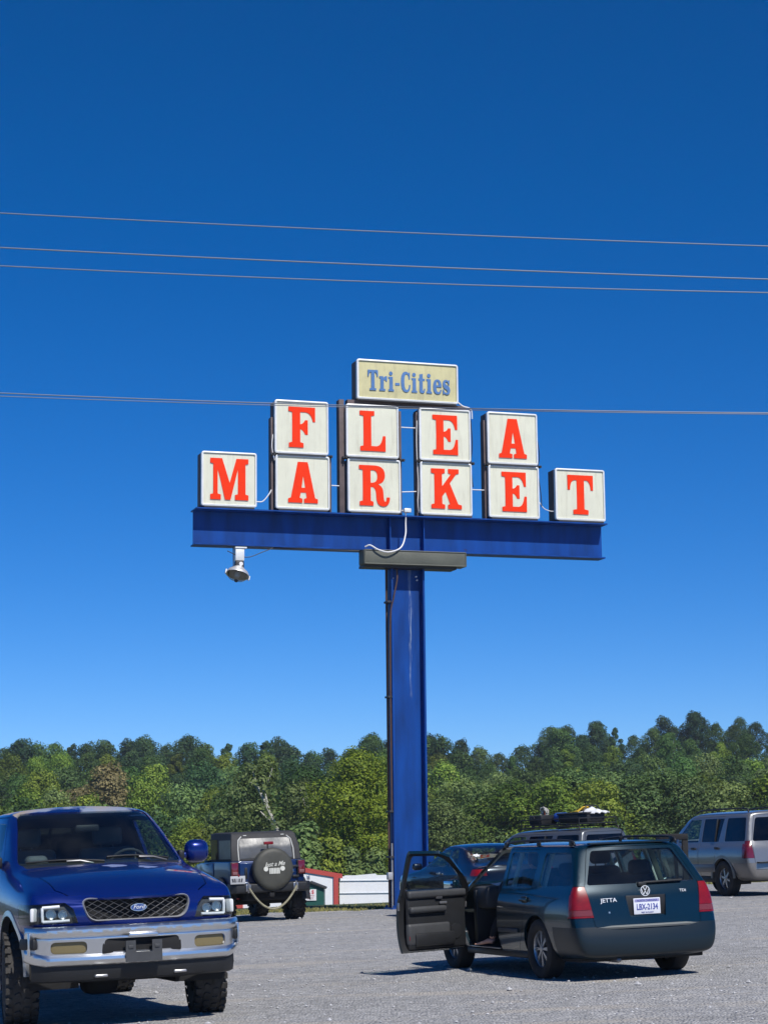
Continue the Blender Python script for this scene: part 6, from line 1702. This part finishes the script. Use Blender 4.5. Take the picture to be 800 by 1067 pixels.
# coupe
navy = mat('navy_paint', (.003,.006,.022), .25, metal=.4, coat=1, noise=.04)
cp = suv('coupe', 'dark navy coupe behind the open driver door of the wagon, red tail light showing', 'car', navy, L=4.6, W=1.80, H=1.38, wb=2.80, ro=.95, wr=.33, belt=.96, lamp=P['red_lens'], rails=False, cover=P['glass'], hood=.86) if False else None
def coupe():
    root = empty('coupe', (0,0,0), 0, 'dark navy coupe behind the open driver door of the wagon, its red tail light showing', 'car'); pt = navy
    def rg(x, lo, top, zb=.20, xs=None):
        xs = xs or [0]*10
        pts = [(0,zb),(lo[0],zb),(lo[1],zb+.07),(lo[2],.48),(lo[3],.68),(lo[4],.86)] + list(top)
        return [(x+xs[i], p[0], p[1]) for i, p in enumerate(pts)]
    A = (.74,.82,.885,.90,.875)
    rings = [
      rg(-.98, (.60,.68,.74,.75,.73), [(.68,.93),(.60,.97),(.42,.985),(0,.99)], .30, [.05,.02,0,0,.0,.02,.05,.08,.06,.03]),
      rg(-.86, (.66,.76,.83,.84,.82), [(.75,.95),(.66,.995),(.45,1.01),(0,1.015)], .26),
      rg(-.55, (.71,.80,.87,.88,.86), [(.79,.965),(.69,1.005),(.47,1.025),(0,1.03)], .22, [0,0,0,0,0,0,0,.05,.06,.08]),
      rg(-.15, A, [(.80,.97),(.63,1.18),(.50,1.205),(0,1.215)], .20, [0,0,0,0,0,0,0,.06,.04,.05]),
      rg(.35, A, [(.80,.965),(.60,1.325),(.48,1.36),(0,1.375)]),
      rg(.85, A, [(.80,.955),(.61,1.355),(.49,1.39),(0,1.405)]),
      rg(1.25, A, [(.80,.945),(.60,1.33),(.48,1.365),(0,1.385)], .2, [0,0,0,0,0,0,0,0,.04,.08]),
      rg(2.05, A, [(.79,.93),(.72,.965),(.5,.985),(0,.99)], .2, [0,0,0,0,0,0,-.02,-.05,.06,.15]),
      rg(2.75, A, [(.77,.86),(.68,.90),(.44,.92),(0,.93)]),
      rg(3.25, (.72,.80,.86,.865,.80), [(.72,.78),(.62,.81),(.4,.83),(0,.84)]),
      rg(3.55, (.60,.68,.74,.74,.68), [(.60,.66),(.52,.69),(.34,.70),(0,.71)], .24)]
    cr = [(a,7,a+1,7,.3) for a in range(3,7)] + [(a,6,a+1,6,.5) for a in range(2,7)]
    bm = shell(rings, 2, .06, .06, cr)
    for s in (1,-1):
        nb = piece(bm, [(s*.60,.81),(s*.95,.81),(s*.95,.93),(s*.63,.93)], 'x', lambda c: c.x < -.70, .004, .003); sheet('tail_light', nb, P['red_lens'], root, .02)
    for cx in (0, 2.82):
        for c_ in (L_, R_): piece(bm, arch(cx, .375, .335), 'y', lambda c, c_=c_: c_(c) and abs(c.y) > .45 and c.z < .85).free()
    g = piece(bm, fillet([(-.63,1.03),(.63,1.03),(.50,1.335),(-.50,1.335)], .06), 'x', lambda c: -.6 < c.x < .42, -.003); sheet('rear_window', g, P['glass'], root, .005)
    g = piece(bm, fillet([(-.65,1.00),(.65,1.00),(.50,1.36),(-.50,1.36)], .06), 'x', lambda c: c.x > 1.1, -.003); sheet('windshield', g, P['glass'], root, .005)
    for s, c_ in ((1,L_),(-1,R_)):
        g = piece(bm, fillet([(.10,1.0),(.62,.985),(.62,1.30),(.40,1.29)], .05), 'y', c_, -.004); sheet('side_window', g, P['glass'], root, .004)
        d = piece(bm, [(.68,.28),(1.85,.28),(1.95,.6),(1.98,.93),(1.30,1.325),(.68,1.335)], 'y', c_, 0, .004); g = piece(d, fillet([(.72,.985),(1.86,.975),(1.28,1.285),(.72,1.30)], .04), 'y', lambda c: True, -.004)
        do = sheet('door', d, [pt, P['plastic']], root, .03, 1); sheet('door_glass', g, P['glass'], do, .004)
        boxy('wing_mirror', root, pt, (1.72, s*1.0, .99), (.11,.20,.13), .045, seg=3); boxy('door_handle', do, P['chrome'], (.84, s*.895, .86), (.16,.03,.03), .01)
    # chrome window line, sticker, plate, seats
    sheet('body', bm, [pt, P['plastic']], root, .03, 1)
    F_ = frame((-.13,.44,1.17),(0,-1,0),(.6,0,.8))
    bpy.context.view_layer.update()
    rwo = [o for o in root.children if o.name.startswith('rear_window')][0]
    Fs = sframe(rwo, (-.9,.48,1.17), (1,0,0), .006, (0,-1,0))
    mb = MB(); star = []
    for k in range(12): r_ = .085 if k % 2 == 0 else .05; star.append((r_*math.cos(k*PI/6), r_*math.sin(k*PI/6)))
    mb.poly([star], Fs, .003); mb.build('window_sticker', P['white'], rwo, smooth=False)
    boxy('licence_plate', root, P['plate'], (-1.045,0,.62), (.01,.31,.16), .003)
    for cx in (0, 2.82): well(root, cx, .38, .335, .5, .84)
    boxy('floor_pan', root, P['under'], (1.3,0,.26), (4.0,1.5,.1), .02)
    boxy('parcel_shelf', root, P['plastic'], (.0,0,.98), (.6,1.1,.03), .01); boxy('dashboard', root, P['plastic'], (1.75,0,.90), (.3,1.4,.2), .06)
    for y in (.37,-.37): seat(root, .85, y, .40, P['cloth'], .5)
    tm, rm, bk = tyre_mesh(.335,.235,.235), rim_mesh(.24,.2,7,.14,P['alloy'],False,.1), brake_mesh(.2)
    wheels(root, [(0,.77),(0,-.77),(2.82,.77),(2.82,-.77)], .335, .235, tm, rm, bk)
    return root
cpo = coupe()
place(cpo, 2.10, 39.2, PI/2 + R(20)); cpo.scale = (.95,1,1)

# ------------------------------------------------------------------ roof load of the grey vehicle
bpy.context.view_layer.update()
MW = s2.matrix_world
def on_roof(o, label, cat): o.matrix_world = MW @ o.matrix_world; tag(o, label, cat); return o
H2 = 1.72
mb = MB()
for x in (-.25,.35,.95): mb.tube([(x,-.55,H2+.09),(x,.55,H2+.09)], .014, 6)
for y in (-.55,-.28,0,.28,.55): mb.tube([(-.65,y,H2+.10),(1.35,y,H2+.10)], .012, 6)
for z in (H2+.10,H2+.22): mb.tube([(-.65,-.57,z),(1.35,-.57,z),(1.35,.57,z),(-.65,.57,z)], .016, 6, closed=True)
for x in (-.65,.0,.7,1.35):
    for y in (-.57,.57): mb.tube([(x,y,H2+.06),(x,y,H2+.22)], .012, 6)
rk = empty('roof_rack', (0,0,0)); rk.matrix_world = MW.copy(); tag(rk, 'black steel basket rack on the roof of the grey sport utility vehicle', 'roof rack')
mb.build('basket', P['plastic'], rk)
for x in (-.25,.95):
    for y in (-.56,.56): boxy('rack_foot', rk, P['plastic'], (x,y,H2+.05), (.08,.05,.08), .01)
def cargo(name, label, cat, parts):
    e = empty(name, (0,0,0)); e.matrix_world = MW.copy(); tag(e, label, cat)
    for nm, fn, m in parts: mb = MB(); fn(mb); mb.build(nm, m, e)
    return e
cargo('storage_bin', 'long black plastic storage bin lying in the roof rack', 'storage bin', [('bin', lambda mb: mb.box((.0,-.10,H2+.22),(1.0,.55,.20),bev=.03), P['plastic']), ('lid', lambda mb: mb.box((.0,-.10,H2+.335),(1.05,.60,.04),bev=.012), P['plastic_grey'])])
cargo('gear_crate', 'small black crate at the front of the roof rack', 'crate', [('crate', lambda mb: mb.box((1.0,.20,H2+.22),(.45,.5,.22),bev=.03), P['plastic']), ('handle', lambda mb: mb.tube([(1.0,.47,H2+.25),(1.0,.49,H2+.31),(1.12,.49,H2+.31),(1.12,.47,H2+.25)],.012,6), P['plastic_grey'])])
yel = mat('yellow_cloth', (.55,.36,.03), .8); 
def tarp(mb):
    g = random.Random(4)
    mb.grid(lambda u, v: Vector((-.62+.62*u, -.42+.5*v, H2+.33+.10*math.sin(PI*u)*math.sin(PI*v)*(1+.3*math.sin(u*14)) + .02*math.sin(v*17))), 14, 8)
o = cargo('folded_canopy', 'white and yellow folded canopy bundled on top of the black bin', 'folded canopy', [('white_cloth', tarp, P['white']), ('yellow_cloth', lambda mb: mb.grid(lambda u, v: Vector((-.06+.26*u, -.44+.5*v, H2+.36+.13*(1-u)*math.sin(PI*v)+.01*math.sin(v*20))), 8, 6), yel), ('dark_strap', lambda mb: mb.tube([(-.3,-.45,H2+.38),(-.3,-.3,H2+.50),(-.3,-.0,H2+.50),(-.3,.1,H2+.38)], .014, 6), P['plastic'])])
for ch in o.children:
    if 'cloth' in ch.name: solid(ch, .02, 0)
def coil(mb):
    pts = []
    for k in range(90):
        a = k*.42; pts.append((1.05+.09*math.cos(a)+.02*math.sin(a*2.3), .10+.05*math.sin(a*1.7), H2+.40+.09*math.sin(a)+.03*math.cos(a*.7)))
    mb.tube(pts, .012, 5)
cargo('rope_bundle', 'tangled white rope bundle standing on the front crate of the roof rack', 'rope', [('rope', coil, mat('grey_rope', (.45,.44,.40), .8)), ('hook', lambda mb: mb.tube([(1.05,.10,H2+.30),(1.03,.12,H2+.42)], .02, 6), mat('rust_orange', (.35,.10,.05), .7))])
cargo('blue_tarp', 'small crumpled blue tarp between the bin and the rope on the roof rack', 'tarp', [('tarp', lambda mb: mb.box((.62,-.05,H2+.26),(.22,.4,.22),bev=.08,seg=4), mat('tarp_blue', (.02,.08,.35), .5, bump=.6, bscale=18))])

# stand-in frame for an unidentified black shape behind the wagon's right roof corner
fr_ = empty('unidentified_frame', (0,0,0), 0, 'unidentified black shape, modelled as a plain frame, standing between the teal wagon and the silver sport utility vehicle', 'unidentified object')
p0 = at(686, 876, 38); gz_ = ground_z(p0.x, 38); fr_.location = (p0.x, 38, gz_)
wd_ = at(716, 876, 38).x - p0.x; ht_ = at(716, 868.5, 38).z - gz_
boxy('post', fr_, P['under'], (wd_-.055, 0, ht_/2), (.11,.10,ht_), .02); boxy('post', fr_, P['under'], (.05, .5, ht_/2-.03), (.08,.08,ht_-.06), .01)
boxy('top_bar', fr_, P['under'], (wd_/2, 0, ht_-.055), (wd_,.14,.11), .02); boxy('side_bar', fr_, P['under'], (.05,.25,ht_-.08), (.08,.6,.08), .01)
boxy('cross_bar', fr_, P['under'], (wd_/2, .02, .6), (wd_,.06,.08), .01)
# ------------------------------------------------------------------ driver sitting in the wagon, bare foot on the sill
def skin_body(name, joints, edges, mats, parent, level=2, matf=None):
    me = bpy.data.meshes.new(name); me.from_pydata([j[:3] for j in joints], edges, [])
    o = bpy.data.objects.new(name, me); COL.objects.link(o)
    sm = o.modifiers.new('skin', 'SKIN'); sm.use_smooth_shade = True
    for i, j in enumerate(joints):
        v = me.skin_vertices[0].data[i]; v.radius = (j[3], j[4] if len(j) > 4 else j[3]); v.use_root = (i == 0)
    ss = o.modifiers.new('sub', 'SUBSURF'); ss.levels = level; ss.render_levels = level
    bake(o)
    o.data.materials.clear()
    for m in mats: o.data.materials.append(m)
    if matf:
        for f in o.data.polygons: f.material_index = matf(f.center)
    for f in o.data.polygons: f.use_smooth = True
    o.parent = parent
    return o
def driver():
    root = empty('person', (0,0,0), 0, 'person in black clothes at the wheel of the wagon, one bare foot on the sill', 'person')
    # coordinates of the wagon: seat hip point near (1.12, .36, .60)
    J = [(1.12,.36,.60,.15,.14),(1.06,.36,.80,.14,.12),(1.00,.36,1.00,.15,.11),(.98,.36,1.08,.07,.07),(1.00,.36,1.14,.055,.055),   # pelvis, waist, chest, neck base, neck
         (1.02,.54,1.02,.065),(1.20,.60,.84,.048),(1.42,.52,.90,.036),(1.50,.50,.92,.03),          # left arm to the wheel
         (1.02,.18,1.02,.065),(1.18,.12,.84,.048),(1.40,.18,.90,.036),(1.48,.20,.92,.03),          # right arm
         (1.22,.47,.58,.085),(1.46,.62,.64,.068),(1.52,.70,.46,.050),(1.52,.74,.365,.036),         # left leg out to the sill
         (1.24,.27,.58,.085),(1.62,.26,.60,.066),(1.86,.26,.38,.048),(1.95,.26,.31,.036)]
    E_ = [(0,1),(1,2),(2,3),(3,4),(2,5),(5,6),(6,7),(7,8),(2,9),(9,10),(10,11),(11,12),(0,13),(13,14),(14,15),(15,16),(0,17),(17,18),(18,19),(19,20)]
    def mf(c):
        if c.z > 1.10 or (c.z < .40) or (c.x > 1.25 and c.z > .84 and c.x > 1.28): return 1
        return 0
    body = skin_body('body', J, E_, [P['black_cloth'], P['skin']], root, 2, mf)
    # head with face
    bm = bmesh.new(); bmesh.ops.create_uvsphere(bm, u_segments=24, v_segments=18, radius=.1)
    for v in bm.verts:
        x, y, z = v.co; v.co.x = x*1.0 + (.012 if x > 0 and z < 0 else 0); v.co.y = y*.80*(1 - .25*max(0,-z/.1)); v.co.z = z*1.22
        if x > .06: v.co.x += .020*math.exp(-((y/.018)**2 + ((z+.005)/.028)**2)) - .010*math.exp(-(((abs(y)-.034)/.016)**2 + ((z-.022)/.014)**2)) + .006*math.exp(-((y/.028)**2 + ((z+.055)/.010)**2))
    hd = bm_obj('head', bm, P['skin'], root, angle=180); hd.location = (1.03,.36,1.245); hd.rotation_euler = (0,.12,.15)
    for s in (1,-1):
        mb = MB(); mb.lathe([(.001,.010),(.012,.006),(.014,0),(.001,-.006)], 12, (0,0,0), 'x'); e = mb.build('eye', mat('eye', (.05,.04,.04), .2), hd); e.location = (.086, s*.033, .022)
        mb = MB(); mb.lathe([(.001,.010),(.018,.008),(.026,0),(.016,-.006),(.001,-.006)], 12, (0,0,0), 'y'); e = mb.build('ear', P['skin'], hd); e.location = (0, s*.080, 0)
    bm = bmesh.new(); bmesh.ops.create_uvsphere(bm, u_segments=24, v_segments=16, radius=.108)
    for v in bm.verts: v.co.z *= 1.2; v.co.y *= .86; v.co.x = v.co.x*1.02 - .008
    bmesh.ops.delete(bm, geom=[v for v in bm.verts if v.co.x > .045 and v.co.z < .075 or v.co.z < -.07], context='VERTS')
    bm_obj('hair', bm, mat('auburn_hair', (.10,.030,.015), .6, noise=.4, nscale=30), hd)
    # bare feet: sole, heel and five toes
    for nm, pos, rz in (('left_foot', (1.52,.745,.335), .75), ('right_foot', (1.95,.26,.30), 0)):
        ft = empty('x') if False else None
        F = [(0,0,.03,.036),(-.035,0,.0,.032),(.05,0,.012,.034,.028),(.11,0,.0,.036,.020),(.15,0,-.006,.034,.014)]
        tz = [(.190+.012*(k == 0)-.010*k, .026-.0135*k, -.010, .0115 - .0012*k) for k in range(5)]
        J = F + tz; E2 = [(0,1),(0,2),(2,3),(3,4)] + [(4,5+k) for k in range(5)]
        o = skin_body('foot', J, E2, [P['skin']], body, 2); o.location = pos; o.rotation_euler = (0, .05, rz)
    # hands closed round the rim
    for (hx, hy, hz, s) in ((1.52,.50,.93,1),(1.50,.20,.93,-1)):
        J = [(0,0,0,.024,.018),(.045,0,.005,.034,.016)]; E2 = [(0,1)]
        for k in range(4):
            y = (-.027+.018*k); b = len(J); l = (.030,.034,.033,.026)[k]
            J += [(.080,y,.010,.0095),(.080+l,y,-.004,.009),(.088+l,y,-.028,.0085),(.078+l*.6,y,-.045,.0075)]; E2 += [(1,b),(b,b+1),(b+1,b+2),(b+2,b+3)]
        b = len(J); J += [(.030,-s*.036,-.004,.011),(.060,-s*.046,-.024,.010),(.082,-s*.036,-.040,.0085)]; E2 += [(0,b),(b,b+1),(b+1,b+2)]
        o = skin_body('hand', J, E2, [P['skin']], body, 2); o.location = (hx-.03,hy,hz); o.rotation_euler = (s*.2,.1,0)
    return root
pr = driver(); bpy.context.view_layer.update(); pr.matrix_world = wag.matrix_world.copy()
# thin white sheet on the dash and a pair of gloves on the wagon's cargo cover
mb = MB(); mb.grid(lambda u, v: Vector((1.74+.20*v, .15+.40*u, .975+.012*math.sin(u*5)+.02*v)), 8, 4); o = mb.build('white_sheet', P['white'], None, normals=False); solid(o, .002, 0); o.matrix_world = wag.matrix_world @ o.matrix_world; tag(o, 'thin white sheet lying on the dashboard of the wagon', 'paper')
mb = MB()
glv = mat('tan_gloves', (.45,.36,.26), .9, noise=.3, nscale=20)
for k, (x, y, a) in enumerate(((-.42,-.28,.5),(-.44,-.40,-.4))):
    mb = MB(); Rz = Matrix.Rotation(a,3,'Z'); c = Vector((x,y,.935)); mb.box(c, (.09,.10,.04), rot=Rz, bev=.018, seg=3)
    for j in range(4): mb.tube([c + Rz @ Vector((.03,-.036+.024*j,0)), c + Rz @ Vector((.075,-.040+.027*j,.02)), c + Rz @ Vector((.10,-.042+.028*j,.045))], [.013,.012,.010], 6)
    mb.tube([c + Rz @ Vector((-.01,.045,0)), c + Rz @ Vector((.03,.085,.015))], [.014,.011], 6)
    o = mb.build('work_glove', glv); o.matrix_world = wag.matrix_world @ o.matrix_world
    tag(o, ('tan work glove on the cargo cover, the left one behind the rear window' if k == 0 else 'tan work glove on the cargo cover, the right one behind the rear window'), 'glove', 'gloves behind the rear window of the wagon')
